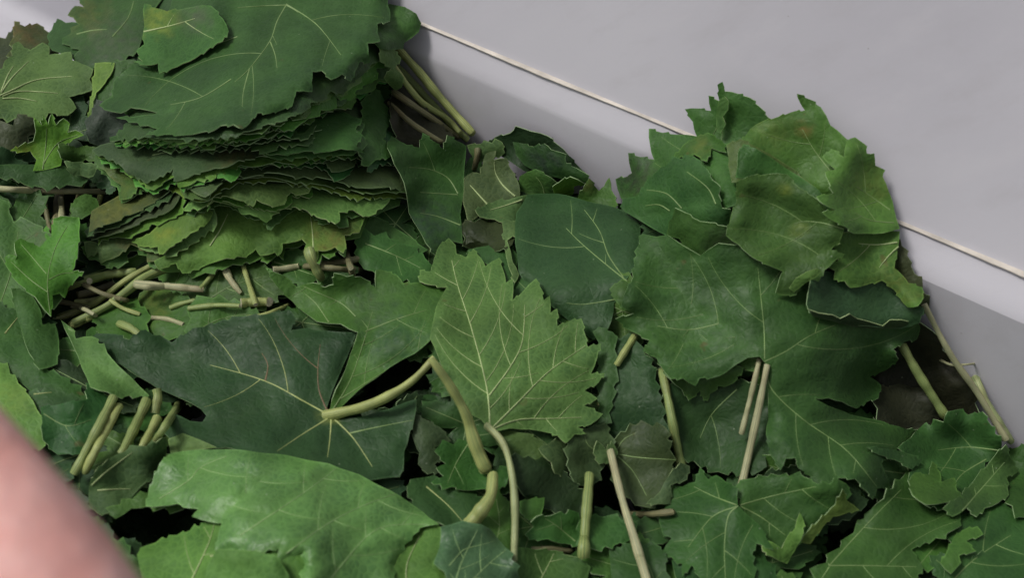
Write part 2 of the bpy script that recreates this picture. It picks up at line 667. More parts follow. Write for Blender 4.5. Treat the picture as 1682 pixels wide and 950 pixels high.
def lowfield(px, py, seed, wl):
    r = random.Random(seed)
    s = 0
    for k in range(5):
        a = r.random() * math.tau; w = math.tau / (wl * (0.6 + 0.9 * r.random())); ph = r.random() * math.tau
        s = s + np.sin((px * math.cos(a) + py * math.sin(a) * 1.2) * w + ph)
    return s / 2.4


def bil(grid, px, py):
    fx = np.clip((px - GX0) / GS, 0, GW - 1.001); fy = np.clip((py - GY0) / GS, 0, GH - 1.001)
    ix = fx.astype(int); iy = fy.astype(int)
    tx = fx - ix; ty = fy - iy
    return (grid[iy, ix] * (1 - tx) * (1 - ty) + grid[iy, ix + 1] * tx * (1 - ty) + grid[iy + 1, ix] * (1 - tx) * ty + grid[iy + 1, ix + 1] * tx * ty)


def side_veins(mains, poly, rng, step, minlen=16):
    segs_all = []
    for m in mains:
        segs_all.append([(tuple(a), tuple(b)) for a, b in zip(m[:-1], m[1:])])
    outl = [(poly[i], poly[(i + 1) % len(poly)]) for i in range(len(poly))]
    res = [[] for _ in mains]
    for mi, m in enumerate(mains):
        other = [s for k, ss in enumerate(segs_all) if k != mi for s in ss]
        pts = np.array(m)
        L = np.concatenate([[0], np.cumsum(np.hypot(*np.diff(pts, axis=0).T))])
        tot = L[-1]
        if tot < step * 1.6:
            continue
        s = step * (0.8 + 0.5 * rng.random())
        side = 1 if rng.random() < 0.5 else -1
        while s < tot - 10:
            i = min(len(m) - 2, int(np.searchsorted(L, s)) - 1)
            i = max(0, i)
            d = pts[i + 1] - pts[i]
            a = math.atan2(d[1], d[0])
            ang = a + side * math.radians(48 + 10 * rng.random())
            p = pts[i].copy(); line = [tuple(p)]
            for k in range(40):
                p = p + 5.5 * np.array([math.cos(ang), math.sin(ang)])
                ang += -side * 0.025 + 0.02 * (rng.random() - 0.5)
                P1 = p[None, :]
                if not inside(P1[:, 0], P1[:, 1], poly)[0]:
                    break
                if seg_dist(P1, outl)[0] < 5:
                    break
                if other and k > 2 and seg_dist(P1, other)[0] < 9:
                    break
                line.append(tuple(p))
            if len(line) * 5.5 > minlen:
                res[mi].append(line)
            side = -side
            s += step * (0.45 + 0.35 * rng.random())
    return res


def build_leaf(outline, label, kind='D', veins='', gap=1.2, curl=1.6, tilt=None, spots=(), teeth=(24, 8), name='grape_leaf', seed=None,
               group=None, style=None, bump=1.0, tint=None, grid=7.0, quilt=1.0, vw=1.0, vmat=None, sidestep=34, lift=0.0, thick=0.4, raw=None,
               smoothing=3.2, veinparts=True, cat='leaf', stalk=None, join=None, edge_up=0.0):
    seed = seed if seed is not None else (abs(hash_str(label)) % 100000)
    rng = random.Random(seed)
    style = style or STYLE.get(kind, 'upper')
    base = tint or TINT[kind]
    if tint and kind in 'DBMVKOR':
        base = tuple(min(1, b * q_) for b, q_ in zip(base, (1.25, 1.25, 1.12)))
    if kind != 'S':
        base = tuple(b * q_ for b, q_ in zip(base, (0.78, 0.88, 0.70)))
    k = 0.84 + 0.30 * rng.random()
    base = tuple(b * k * (0.94 + 0.12 * rng.random()) for b in base)
    poly = raw if raw is not None else toothed(parse(outline), rng, *teeth)
    poly = densify(poly, 7.0 if grid < 10 else 12.0)
    # drop near-duplicates
    cl = []
    for p in poly:
        if not cl or math.hypot(p[0] - cl[-1][0], p[1] - cl[-1][1]) > 1.2:
            cl.append(p)
    poly = cl
    xs = np.array([p[0] for p in poly]); ys = np.array([p[1] for p in poly])
    R = 0.5 * max(xs.max() - xs.min(), (ys.max() - ys.min()) * 1.2)
    cx, cy = xs.mean(), ys.mean()
    # --- resting height on the grid
    m = 16
    i0 = max(0, int((xs.min() - GX0) / GS) - m); i1 = min(GW, int((xs.max() - GX0) / GS) + m)
    j0 = max(0, int((ys.min() - GY0) / GS) - m); j1 = min(GH, int((ys.max() - GY0) / GS) + m)
    X = GXX[j0:j1, i0:i1]; Y = GYY[j0:j1, i0:i1]
    mask = inside(X, Y, poly)
    wl = max(90.0, R * 1.1)
    top = TOP[j0:j1, i0:i1]
    bedl = BED[j0:j1, i0:i1]
    if mask.sum() > 12 and grid < 20:
        # a leaf is a stiff thin sheet: one gently curved surface resting on what lies below it
        sup = np.maximum(top + gap / 1000.0, bedl + lift / 1000.0 - 0.004)
        uu = (X - cx) / 100.0; vv = (Y - cy) / 100.0
        A = np.stack([np.ones_like(uu), uu, vv, uu * uu, uu * vv, vv * vv], -1)
        reg = np.diag([0, 0, 0, 1, 1, 1]) * mask.sum() * 0.03
        Am = A[mask]
        co_ = np.linalg.solve(Am.T @ Am + reg, Am.T @ sup[mask])
        fit = A @ co_
        fit = np.clip(fit, blur(sup, 3) - 0.012, blur(sup, 3) + 0.004)
        cand = 0.65 * fit + 0.35 * blur(sup, 5) + 0.0011 * bump * lowfield(X, Y, seed, wl)
    else:
        cand = blur(np.maximum(top + gap / 1000.0, bedl + lift / 1000.0), 2.5) + 0.0012 * bump * lowfield(X, Y, seed, wl)
    if tilt:
        tx, ty, ta = tilt
        cand = cand + ta / 1000.0 * (((X - cx) * tx + (Y - cy) * ty) / max(R, 20))
    if mask.sum() == 0:
        mask = (np.hypot(X - cx, Y - cy) < GS)
    dm = maxf(mask.astype(float), 1) > 0
    need = np.where(dm, top + gap / 1000.0 - cand, -1.0)
    pos = np.maximum(need, 0)
    # a leaf does not sink into holes far below: take the bed as lowest support
    s = min(8.0, max(3.0, R / GS * 0.28))
    low = pos
    liftf = blur(maxf(pos, 2), s)
    # make sure nothing pokes through
    for ss in (s * 0.6, 2.2, 1.4):
        miss = np.where(dm, pos - liftf, 0)
        liftf = liftf + blur(maxf(np.maximum(miss, 0), 2), ss)
    Z = cand + liftf
    full = np.zeros((GH, GW)); full[j0:j1, i0:i1] = Z
    # --- veins
    mains = []
    if veins:
        for v in veins.split('|'):
            w = v.split()
            mains.append([np.array([float(c) for c in t.split(',')]) for t in w])
    mains = [smooth_line(v, 5.0 if grid < 10 else 9.0) for v in mains]
    mains = [v for v in mains if len(v) > 1]
    sides = side_veins(mains, poly, rng, sidestep) if (mains and sidestep) else [[] for _ in mains]
    msegs = [(tuple(a), tuple(b)) for v in mains for a, b in zip(v[:-1], v[1:])]
    ssegs = [(a, b) for sv_ in sides for l in sv_ for a, b in list(zip(l[:-1], l[1:]))]
    # --- points
    g = grid
    GXs, GYs = np.meshgrid(np.arange(xs.min() + g / 2, xs.max(), g), np.arange(ys.min() + g / 2, ys.max(), g))
    pts = np.stack([GXs.ravel(), GYs.ravel()], 1)
    pts = pts + (np.random.RandomState(seed).rand(*pts.shape) - 0.5) * g * 0.5
    pts = pts[inside(pts[:, 0], pts[:, 1], poly)]
    outl = [(poly[i], poly[(i + 1) % len(poly)]) for i in range(len(poly))]
    if len(pts):
        ed = seg_dist(pts, outl)
        pts = pts[ed > g * 0.45]
    extra = [tuple(p) for v in mains for p in v] + [tuple(p) for sv_ in sides for l in sv_ for p in l]
    if extra:
        ex = np.array(extra)
        ok = inside(ex[:, 0], ex[:, 1], poly)
        ex = ex[ok]
        if len(ex) and len(pts):
            dd = seg_dist(pts, msegs + ssegs)
            pts = np.vstack([pts[dd > 2.5], ex])
    bnd = np.array(poly)
    if grid < 14 and join is None:
        nx_ = np.roll(bnd, -1, 0) - np.roll(bnd, 1, 0)
        nn_ = np.stack([nx_[:, 1], -nx_[:, 0]], 1) / (np.hypot(nx_[:, 0], nx_[:, 1])[:, None] + 1e-9)
        ar_ = float(np.sum(bnd[:, 0] * np.roll(bnd[:, 1], -1) - np.roll(bnd[:, 0], -1) * bnd[:, 1]))
        ring = bnd - nn_ * (2.3 if ar_ > 0 else -2.3)
        ok = inside(ring[:, 0], ring[:, 1], poly)
        ring = ring[ok]
        if len(ring):
            ring = ring[seg_dist(ring, outl) > 1.7]
        if len(ring):
            pts = np.vstack([pts, ring]) if len(pts) else ring
    allp = np.vstack([bnd, pts]) if len(pts) else bnd
    vco = [Vector((float(p[0]), float(p[1]))) for p in allp]
    nb = len(bnd)
    res = delaunay_2d_cdt(vco, [(i, (i + 1) % nb) for i in range(nb)], [], 1, 1e-4)
    q = np.array([(v.x, v.y) for v in res[0]])
    tris = res[2]
    if len(q) < 3 or not tris:
        return None
    pscale = pxsize(cx, cy, float(bil(full, np.array([cx]), np.array([cy]))[0]))

    def height(pp):
        z = bil(full, pp[:, 0], pp[:, 1])
        ed = seg_dist(pp, outl)
        dmn = seg_dist(pp, msegs) if msegs else np.full(len(pp), 40.0)
        dsd = seg_dist(pp, ssegs) if ssegs else np.full(len(pp), 30.0)
        a = 0.0010 * quilt * (1 - np.exp(-dmn / 20)) + 0.0006 * quilt * (1 - np.exp(-dsd / 11))
        z = z + a * np.clip(ed / 14, 0.15, 1)
        z = z + 0.0003 * quilt * lowfield(pp[:, 0], pp[:, 1], seed + 9, 60) + 0.00008 * quilt * lowfield(pp[:, 0], pp[:, 1], seed + 5, 18)
        cu = 0.85 * curl / 1000.0 * (0.5 + 0.8 * lowfield(pp[:, 0], pp[:, 1], seed + 3, 110))
        z = z + (cu + edge_up / 1000.0) * np.exp(-ed / 19)
        return z, np.minimum(dmn, dsd * 1.8 + 1.5)
    z, vdist = height(q)
    wx, wy, wz = P(q[:, 0], q[:, 1], z)
    origin = PV(cx, cy, float(z.min()))
    if mains:
        o0 = np.array([[mains[0][0][0], mains[0][0][1]]])
        origin = PV(o0[0, 0], o0[0, 1], float(height(o0)[0][0]))
    V = np.stack([wx - origin.x, wy - origin.y, wz - origin.z], 1)
    # faces up
    fs = []
    for t in tris:
        a, b, c = t[:3]
        ar = (q[b][0] - q[a][0]) * (q[c][1] - q[a][1]) - (q[c][0] - q[a][0]) * (q[b][1] - q[a][1])
        fs.append(tuple(t) if ar < 0 else tuple(reversed(t)))
    cols = np.tile(np.array(base), (len(q), 1))
    for sp in spots:
        sx, sy, sr, sc = sp[:4]
        st = sp[4] if len(sp) > 4 else 0.9
        rr = np.hypot(q[:, 0] - sx, (q[:, 1] - sy) * 1.15) / sr + 0.22 * lowfield(q[:, 0], q[:, 1], seed + 11, 30)
        w = st * np.clip(1.35 - rr * 1.1, 0, 1) * np.clip(0.72 + 0.5 * lowfield(q[:, 0], q[:, 1], seed + 31, 13), 0.1, 1)
        cols = cols * (1 - w[:, None]) + np.array(sc) * w[:, None]
    kk = 1 + 0.10 * lowfield(q[:, 0], q[:, 1], seed + 21, 130)
    cols = cols * kk[:, None]
    STATS['v'] += len(q)
    edq = np.clip(1.0 - seg_dist(q, outl) / 1.5, 0, 1)
    wavy = 0.55 + 0.45 * np.clip(lowfield(q[:, 0], q[:, 1], seed + 41, 45), -1, 1)
    if join is not None:
        base_i = len(join['v'])
        join['v'] += [(float(a), float(b), float(c)) for a, b, c in zip(wx, wy, wz)]
        join['f'] += [tuple(i + base_i for i in f) for f in fs]
        join['c'] += [tuple(c) for c in cols]
        TOP[j0:j1, i0:i1] = np.where(mask, np.maximum(top, Z), top)
        return None
    multi = bool(mains) and veinparts
    if multi:
        root = bpy.data.objects.new(name, None)
        root.empty_display_size = 0.01
        COL.objects.link(root)
        root.location = origin
        bl = mesh_obj('blade', V, fs, [MAT[style], RIM[style]], root)
    else:
        root = mesh_obj(name, V, fs, [MAT[style], RIM[style]], None, loc=origin)
        bl = root
    at = bl.data.color_attributes.new('tint', 'FLOAT_COLOR', 'POINT')
    at.data.foreach_set('color', np.hstack([np.clip(cols, 0, 1), np.ones((len(q), 1))]).ravel())
    av = bl.data.attributes.new('vein_distance', 'FLOAT', 'POINT')
    av.data.foreach_set('value', vdist * pscale)
    am = bl.data.attributes.new('margin', 'FLOAT', 'POINT')
    am.data.foreach_set('value', edq * wavy)
    so = bl.modifiers.new('thickness', 'SOLIDIFY')
    so.thickness = thick / 1000.0
    so.offset = -1
    so.material_offset_rim = 1
    es_ = bl.modifiers.new('crisp_edge', 'EDGE_SPLIT')
    es_.split_angle = math.radians(50)
    root['label'] = label; root['category'] = cat
    if group:
        root['group'] = group
    # --- veins as raised ribs
    if multi:
        vm = vmat or VEINM[style]
        for mi, v in enumerate(mains):
            vs, ff = [], []
            jobs = [(v, (2.9 if style == 'under' else 2.3) * vw, 1.0)] + [([np.array(p) for p in l], 1.35 * vw, 0.5) for l in sides[mi]]
            for line, w0, w1 in jobs:
                pp = np.array(line)
                keep = inside(pp[:, 0], pp[:, 1], poly)
                keep[0] = True
                e = len(pp)
                for ii in range(len(pp)):
                    if not keep[ii]:
                        e = ii; break
                pp = pp[:e]
                if len(pp) < 2:
                    continue
                d = np.gradient(pp, axis=0); d /= (np.hypot(d[:, 0], d[:, 1])[:, None] + 1e-9)
                nn = np.stack([-d[:, 1], d[:, 0]], 1)
                t = np.linspace(0, 1, len(pp))
                w = w0 * (1 - t) + w1 * t
                zz, _ = height(pp)
                rise = (0.55 if style == 'under' else 0.28) / 1000.0 * (w / 2.5)
                b0 = len(vs)
                L = pp + nn * w[:, None] * 0.62; Rr = pp - nn * w[:, None] * 0.62
                for arr, dz in ((L, -0.00012), (pp, rise + 0.00012), (Rr, -0.00012)):
                    x_, y_, z_ = P(arr[:, 0], arr[:, 1], zz + dz)
                    vs += [(a - origin.x, b - origin.y, c - origin.z) for a, b, c in zip(x_, y_, z_)]
                n_ = len(pp)
                for ii in range(n_ - 1):
                    ff.append((b0 + ii, b0 + ii + 1, b0 + n_ + ii + 1, b0 + n_ + ii))
                    ff.append((b0 + n_ + ii, b0 + n_ + ii + 1, b0 + 2 * n_ + ii + 1, b0 + 2 * n_ + ii))
            if vs:
                mt = vm[mi] if isinstance(vm, (list, tuple)) else vm
                mesh_obj('vein', vs, ff, mt, root)
    if stalk:
        build_stalk(parent=root, origin=origin, **stalk)
    TOP[j0:j1, i0:i1] = np.where(mask, np.maximum(top, Z + 0.0006), top)
    IDG[j0:j1, i0:i1][mask] = len(THINGS)
    THINGS.append((root, cx, cy, label, group, base))
    return root


def hash_str(s):
    h = 5381
    for c in s:
        h = (h * 33 + ord(c)) & 0xffffffff
    return h


def build_stalk(path, r=6, r1=None, mat='green', label=None, name='cut_stalk', lifts=None, parent=None, origin=None, group=None, cat='stalk', knob=0.0, follow=True, press=True, part='stalk'):
    w = [tuple(float(c) for c in t.split(',')) for t in path.split()]
    pts = smooth_line([np.array(p) for p in w], 5.0)
    pp = np.array(pts)
    r1 = r if r1 is None else r1
    n = len(pp)
    t = np.linspace(0, 1, n)
    rad = 0.9 * (r * (1 - t) + r1 * t)
    rng = random.Random(hash_str(path))
    ph = rng.random() * 9
    rad = rad * (1 + 0.08 * np.sin(t * 11 + ph) + 0.04 * np.sin(t * 29 + ph * 2))
    if knob:
        rad = rad * (1 + knob * np.exp(-((1 - t) * n * 5 / 16) ** 2))
    tz = bil(TOP, pp[:, 0], pp[:, 1])
    # stiff: straight between its ends, raised where something lies higher
    lin = tz[0] * (1 - t) + tz[-1] * t
    if follow:
        k = max(3, n // 3)
        pad = np.pad(tz, k, mode='edge')
        sm = np.convolve(pad, np.ones(2 * k + 1) / (2 * k + 1), 'same')[k:-k]
        base = np.maximum(sm, lin - 0.004)
    else:
        base = lin
    over = np.max(np.maximum(tz - base, 0) * (np.sin(np.pi * np.clip(t, .05, .95)) > 0.3)) if n > 3 else 0
    base = base + min(over, 0.02) * 0.8 * np.sin(np.pi * t) ** 0.5
    if lifts:
        lt = np.array([l[0] for l in lifts]); lv = np.array([l[1] for l in lifts]) / 1000.0
        base = base + np.interp(t, lt, lv)
    C = []
    RR = []
    for i in range(n):
        s = pxsize(pp[i, 0], pp[i, 1], base[i])
        RR.append(rad[i] * s)
        C.append(PV(pp[i, 0], pp[i, 1], base[i] + rad[i] * s * 1.15))
    K = 12
    vs, ff, ang = [], [], []
    og = Vector(origin) if origin is not None else C[0]
    up = Vector((0, 0, 1))
    grooved = 0.06
    for i in range(n):
        d = (C[min(n - 1, i + 1)] - C[max(0, i - 1)]).normalized()
        sx = d.cross(up)
        sx = sx.normalized() if sx.length > 1e-4 else Vector((1, 0, 0))
        sy = sx.cross(d).normalized()
        for k in range(K):
            a = math.tau * k / K
            rr = RR[i] * (1 + grooved * math.cos(3 * a + ph))
            vs.append(C[i] + sx * math.cos(a) * rr + sy * math.sin(a) * rr - og); ang.append(k / K * 9 + ph)
    for i in range(n - 1):
        for k in range(K):
            ff.append((i * K + k, i * K + (k + 1) % K, (i + 1) * K + (k + 1) % K, (i + 1) * K + k))
    body = len(ff)
    # domed cut ends
    for e, s in ((0, -1), (n - 1, 1)):
        d = (C[min(n - 1, e + 1)] - C[max(0, e - 1)]).normalized() * s
        b = len(vs)
        for k in range(K):
            vs.append(vs[e * K + k] * 0.90 + (C[e] - og) * 0.10 + d * RR[e] * 0.03); ang.append(k / K * 9)
        vs.append(C[e] - og - d * RR[e] * 0.10); ang.append(0)
        for k in range(K):
            f = (e * K + k, e * K + (k + 1) % K, b + (k + 1) % K, b + k)
            ff.append(f if s < 0 else tuple(reversed(f)))
            f = (b + k, b + (k + 1) % K, b + K)
            ff.append(f if s < 0 else tuple(reversed(f)))
    ob = mesh_obj(part if parent is not None else name, vs, ff, [STALKM[mat], STALKM['cut']], parent, loc=(0, 0, 0) if parent is not None else og)
    for p in ob.data.polygons:
        if p.index >= body:
            p.material_index = 1
    ob.modifiers.new('crisp_edge', 'EDGE_SPLIT').split_angle = math.radians(55)
    ar = ob.data.attributes.new('round_angle', 'FLOAT', 'POINT')
    ar.data.foreach_set('value', ang)
    if parent is None:
        ob['label'] = label; ob['category'] = cat
        if group:
            ob['group'] = group
    # what it covers
    for i in range(n):
        ix = int(round((pp[i, 0] - GX0) / GS)); iy = int(round((pp[i, 1] - GY0) / GS))
        q = max(0, int(rad[i] / GS))
        if press and 0 <= ix < GW and 0 <= iy < GH:
            sl = TOP[max(0, iy - q):iy + q + 1, max(0, ix - q):ix + q + 1]
            np.maximum(sl, base[i] + 2 * RR[i], out=sl)
    return ob


def template(cx, cy, R, rot, rng, squash=0.74):
    # a whole vine leaf: five lobes, sharp teeth, notch at the stalk
    pts = []
    M = 64
    lob = [(0, 1.0, .50), (62, .93, .44), (-62, .93, .44), (124, .78, .42), (-124, .78, .42)]
    ts = []
    for i in range(M):
        a = -180 + 360 * i / M
        r = 0.5
        for la, lr, lw in lob:
            d = abs((a - la + 180) % 360 - 180) / 57.3
            r = max(r, lr * (1 - (d / lw) ** 2 * 0.36) if d < lw * 1.2 else 0)
        if abs(a) > 162:
            r = 0.14 + 0.3 * max(0, (180 - abs(a)) / 18)
        r *= 1 + (0.045 if i % 2 else -0.055) + 0.04 * (rng.random() - .5)
        aa = math.radians(a + rot)
        pts.append((cx + R * r * math.sin(aa), cy - R * r * math.cos(aa) * squash))
    vs = []
    for la, lr, lw in lob:
        aa = math.radians(la + rot)
        vs.append('%.1f,%.1f %.1f,%.1f' % (cx, cy, cx + R * lr * .88 * math.sin(aa), cy - R * lr * .88 * math.cos(aa) * squash))
    return pts, '|'.join(vs)
# ------------------------------------------------------------------ the heap: deepest leaves first
PILE = [(-180, 120), (5, 110), (60, 110), (130, 70), (180, 20), (300, 0), (560, 0), (640, 60), (650, 130), (650, 215), (760, 250), (850, 262), (930, 305), (1020, 335), (1060, 280),
        (1130, 245), (1200, 200), (1300, 215), (1375, 280), (1450, 370), (1470, 470), (1475, 540), (1440, 600), (1470, 690), (1540, 720), (1600, 740), (1860, 850), (1860, 1120), (-180, 1120)]


def hexspots(step, seed, jit=0.4):
    r = random.Random(seed)
    y = 20; k = 0
    out = []
    while y < 1110:
        x = -140 + (step / 2 if k % 2 else 0)
        while x < 1840:
            out.append((x + (r.random() - .5) * step * jit, y + (r.random() - .5) * step * jit))
            x += step
        y += step * 0.68; k += 1
    return out


def in_pile(poly):
    xs = np.array([p[0] for p in poly]); ys = np.array([p[1] for p in poly])
    return inside(xs, ys, PILE).all()


# openings in the heap where one looks down between the leaves
HOLES = [(262, 858, 62, 30), (312, 688, 30, 14), (1395, 910, 34, 30), (150, 492, 44, 26), (130, 335, 50, 22), (700, 790, 26, 18),
         (1020, 800, 22, 40), (650, 620, 50, 22), (560, 410, 40, 14), (1190, 715, 60, 20), (905, 800, 40, 26)]


def clear_of_holes(poly):
    xs = np.array([p[0] for p in poly]); ys = np.array([p[1] for p in poly])
    for (x, y, a, b) in HOLES:
        e = np.array([(x + a * c, y + b * s_) for c, s_ in ((1, 0), (.7, .7), (0, 1), (-.7, .7), (-1, 0), (-.7, -.7), (0, -1), (.7, -.7), (0, 0))])
        if (((xs - x) / a) ** 2 + ((ys - y) / b) ** 2 < 1).any() or inside(e[:, 0], e[:, 1], poly).any():
            return False
    return True


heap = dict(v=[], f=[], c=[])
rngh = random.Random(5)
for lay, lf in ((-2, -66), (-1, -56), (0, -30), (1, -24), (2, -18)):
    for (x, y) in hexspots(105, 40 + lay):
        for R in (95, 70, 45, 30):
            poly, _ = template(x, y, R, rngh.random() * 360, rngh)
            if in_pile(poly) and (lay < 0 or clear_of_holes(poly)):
                build_leaf('', 'buried %d %d' % (x, y + lay), 'K' if (lay < 0 or rngh.random() < .6) else 'D', raw=poly, grid=22, join=heap, lift=lf, gap=0.8, curl=2.5)  # deepest layers all tinted darkest, so the gaps' shade is in their colour
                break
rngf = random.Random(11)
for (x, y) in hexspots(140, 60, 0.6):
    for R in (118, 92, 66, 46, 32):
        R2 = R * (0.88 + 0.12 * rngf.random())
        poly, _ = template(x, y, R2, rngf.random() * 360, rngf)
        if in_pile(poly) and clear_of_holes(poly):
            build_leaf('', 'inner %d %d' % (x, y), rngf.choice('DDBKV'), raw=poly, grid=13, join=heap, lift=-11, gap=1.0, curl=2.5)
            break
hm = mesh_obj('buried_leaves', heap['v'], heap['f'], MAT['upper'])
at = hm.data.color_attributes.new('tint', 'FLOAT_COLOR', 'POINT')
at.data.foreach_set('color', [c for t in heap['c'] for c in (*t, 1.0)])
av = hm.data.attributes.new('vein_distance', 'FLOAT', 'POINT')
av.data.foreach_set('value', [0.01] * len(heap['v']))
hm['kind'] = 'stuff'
hm['label'] = 'mass of leaves buried at the bottom of the heap, tinted dark for shade'

for lay, lf, st in ((1, -5, 128),):
    for (x, y) in hexspots(st, 60 + lay, 0.6):
        for R in (118, 92, 66, 46, 32):
            R2 = R * (0.88 + 0.12 * rngf.random())
            rot = rngf.random() * 360
            poly, vs = template(x, y, R2, rot, rngf)
            if in_pile(poly) and clear_of_holes(poly):
                kd = rngf.choice('DDDBMVK') if R > 50 else rngf.choice('DKB')
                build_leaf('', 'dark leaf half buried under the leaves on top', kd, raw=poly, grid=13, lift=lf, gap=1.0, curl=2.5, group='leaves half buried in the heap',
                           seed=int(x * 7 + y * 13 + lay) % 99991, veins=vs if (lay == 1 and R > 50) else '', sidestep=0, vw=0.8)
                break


def L(outline, label, kind='D', veins='', **k):
    return build_leaf(outline, label, kind, veins, **k)


def S(path, label, r=6, r1=None, mat='green', **k):
    return build_stalk(path, r, r1, mat, label, **k)


# ---- upper left: leaves behind and beside the stacked bundle
L('-60,60* -20,55 8,60 20,50 25,66 80,80 85,130 0,150* -60,150*', 'dark leaf edge at the far left against the tub wall', 'R')
L('18,98 22,60 25,37 41,43 60,41 79,52 86,58 90,92 60,105* 30,110*', 'brownish leaf tip above the pale grey-green leaf at the left', 'O', spots=[(40, 45, 40, BROWN, .6)])
L('80,60 85,48 95,33 108,37 128,40 150,60 140,110 120,95* 85,82', 'small dark leaf between the brownish tip and the big shaded leaf', 'D')
L('285,-60 300,-30 345,10 330,45 260,60 240,-60*', 'dark leaf behind the top of the stacked bundle', 'B')
L('105,70 127,40 120,28 113,24 124,12 136,10 128,-6 150,-34 290,-40* 268,-4* 250,20 240,46* 228,80 196,100 160,108 140,114 122,95 128,82', 'large dull dark leaf with one pale vein at the upper left', 'V', '126,56 150,50 175,48|185,60 210,30 220,0', spots=[(180, 70, 60, GREYG, .5), (140, 20, 40, OLIVE, .5)], sidestep=60)
L('18,90 22,75 30,70 40,78 50,80 58,77 70,72 79,78 82,88 98,88 115,87 120,97 133,104 150,115 147,130 151,146 143,151 128,155 116,160 122,176 110,186 80,187 74,193 5,194 -20,190* -30,120* 4,112 8,99',
  'pale grey-green leaf with fanned veins at the left edge', 'G', '0,157 20,148 60,131 118,125|2,152 20,127 47,100|2,150 12,125 22,108|4,158 30,150 70,151 95,153|4,162 30,161 60,166', sidestep=0, bump=.6)
L('186,104 206,98 220,100 226,108 212,122 204,150 196,172 186,182 168,178 156,168 154,154 164,136 176,120', 'folded dark leaf lobe tucked beside the pale strip', 'V', teeth=(40, 3))
L('158,106 186,105 184,118 176,130 168,142 158,152 153,166 151,190 148,214 144,200 147,170 152,148', 'narrow pale leaf strip folded upright beside the stacked bundle', 'U', teeth=(40, 3), lift=2)
L('-30,205 20,204 30,190 55,196 60,215 48,226 45,240 20,250 -30,248*', 'dark leaf edge under the pale grey-green leaf', 'R', tilt=(0, 1, -2))
L('-30,246 15,250 28,262 44,268 48,277 80,276 112,279 110,286 62,292 -30,290*', 'grey-green leaf with a raised lip below the bright yellow-green sprig', 'B', gap=2)
L('-30,285 20,292 40,303 70,308 110,303 140,296 150,275* 60,270* -30,272*', 'dark leaf just above the tan horizontal stalk', 'D', gap=2)
S('-20,309 60,313 120,314 192,314', 'tan stalk lying level at the left edge', 6, 5, 'tan')
S('98,322 95,345 92,372', 'short grey-green stalk stub under the tan level stalk', 8, 7, 'brown')
S('140,292 128,325 115,358', 'thin pale stalk crossing the tan level stalk', 4, 3.5, 'pale')
L('125,330 140,322 156,328 160,340 148,352 122,360 118,345', 'small round green leaf scrap beside the crossing stalks', 'M', teeth=(40, 2))
L('55,192 68,204 71,192 79,203 85,189 93,203 104,197 112,204 110,218* 124,214 138,222* 120,229 104,240* 103,256* 100,272* 84,277 54,281* 60,262 49,250 38,250 20,247 34,239 55,232* 59,216*',
  'bright yellow-green toothed leaf sprig at the left', 'Y', '70,278 75,240 76,210|72,268 95,235 128,222', teeth=(30, 4), curl=3, lift=3, sidestep=0, spots=[(40, 244, 24, YELLOW, .7)])
L('98,238 125,243 150,241 186,248 202,262 172,266 140,262 115,266 103,257', 'thin layered green edge right of the yellow-green sprig', 'M', teeth=(18, 3))
L('108,267 140,268 162,270 158,280 152,288 118,283', 'small pale leaf edge under the layered green edge', 'G', teeth=(20, 3))
L('142,200 150,188 160,166 200,184 232,206 246,222 226,233 166,240 150,232', 'blue-black leaf patch left of the stacked bundle', 'B', teeth=(40, 2), tint=(0.035, 0.05, 0.048))

# ---- under the front of the stacked bundle
L('440,420* 470,412 520,412 560,425 585,440 560,470 520,462 500,470 470,455 455,445', 'dark leaf below the brown-spotted pale leaf', 'V', '450,430 480,440 515,452')
L('590,352 620,356 655,378 700,410 690,414 665,404 640,396 604,380', 'narrow folded green leaf right of the brown-spotted leaf', 'V', teeth=(50, 3), lift=2)
L('592,386 640,392 668,402 698,424 712,447 690,462 650,452 612,445 600,440 588,420', 'dark leaf between the stacked bundle and the large light green leaf', 'V', '600,400 650,420 690,440')
L('350,420 400,425 440,440 470,470 440,500 400,515 340,520 300,500 310,460', 'green leaf lying under the cut stalks', 'M', '330,500 380,470 430,455')
L('232,484 262,478 300,486 332,508 322,545 290,555 244,552 236,530', 'olive green leaf below the tan cut stalk', 'M', spots=[(250, 500, 40, OLIVE, .5)])
L('180,500 215,495 240,515 235,550 200,560 165,545 160,515', 'small green leaf right of the yellow stalk bundle', 'M')
L('318,500 350,490 400,500 425,520 400,548 350,560 312,552', 'green leaf edge above the big dark leaf', 'M', '320,545 360,525 410,515')
S('140,462 175,452 222,446', 'stubby green stalk at the top of the stalk bundle', 8, 7, 'green')
S('128,486 165,476 196,462', 'dark green stalk stub in the stalk bundle', 7, 6, 'brown')
S('118,535 150,520 170,505', 'short stub at the lower end of the stalk bundle', 7, 6, 'yellow')
S('196,532 218,542 238,560', 'pale olive stalk stub above the big dark leaf', 7, 6, 'green')
S('92,523 150,502 205,462 250,436', 'long yellow-green stalk slanting up to the stacked bundle', 6.5, 5, 'yellow', lifts=[(0, 2), (1, 3)])
S('122,530 180,500 240,455 298,432', 'second slanting stalk with the wider flared end', 6, 9, 'green', lifts=[(0, 1), (1, 3)])
S('224,467 280,471 334,476', 'tan cut stalk lying level under the stacked bundle', 7, 6, 'tan', lifts=[(0, 3), (1, 3)])
S('372,446 380,462 396,482', 'small bent stalk with a pale tip under the stacked bundle', 7, 4, 'tan')
S('396,498 420,496 442,496', 'short pale olive stalk stub right of the bent stalk', 9, 8, 'yellow')

def shifted(outline, dx, dy, sc):
    w = parse(outline)
    mx = sum(p[0] for p in w) / len(w)
    return ' '.join('%.1f,%.1f%s' % (mx + (x - mx) * sc + dx, y + dy, '*' if sm else '') for x, y, sm in w)


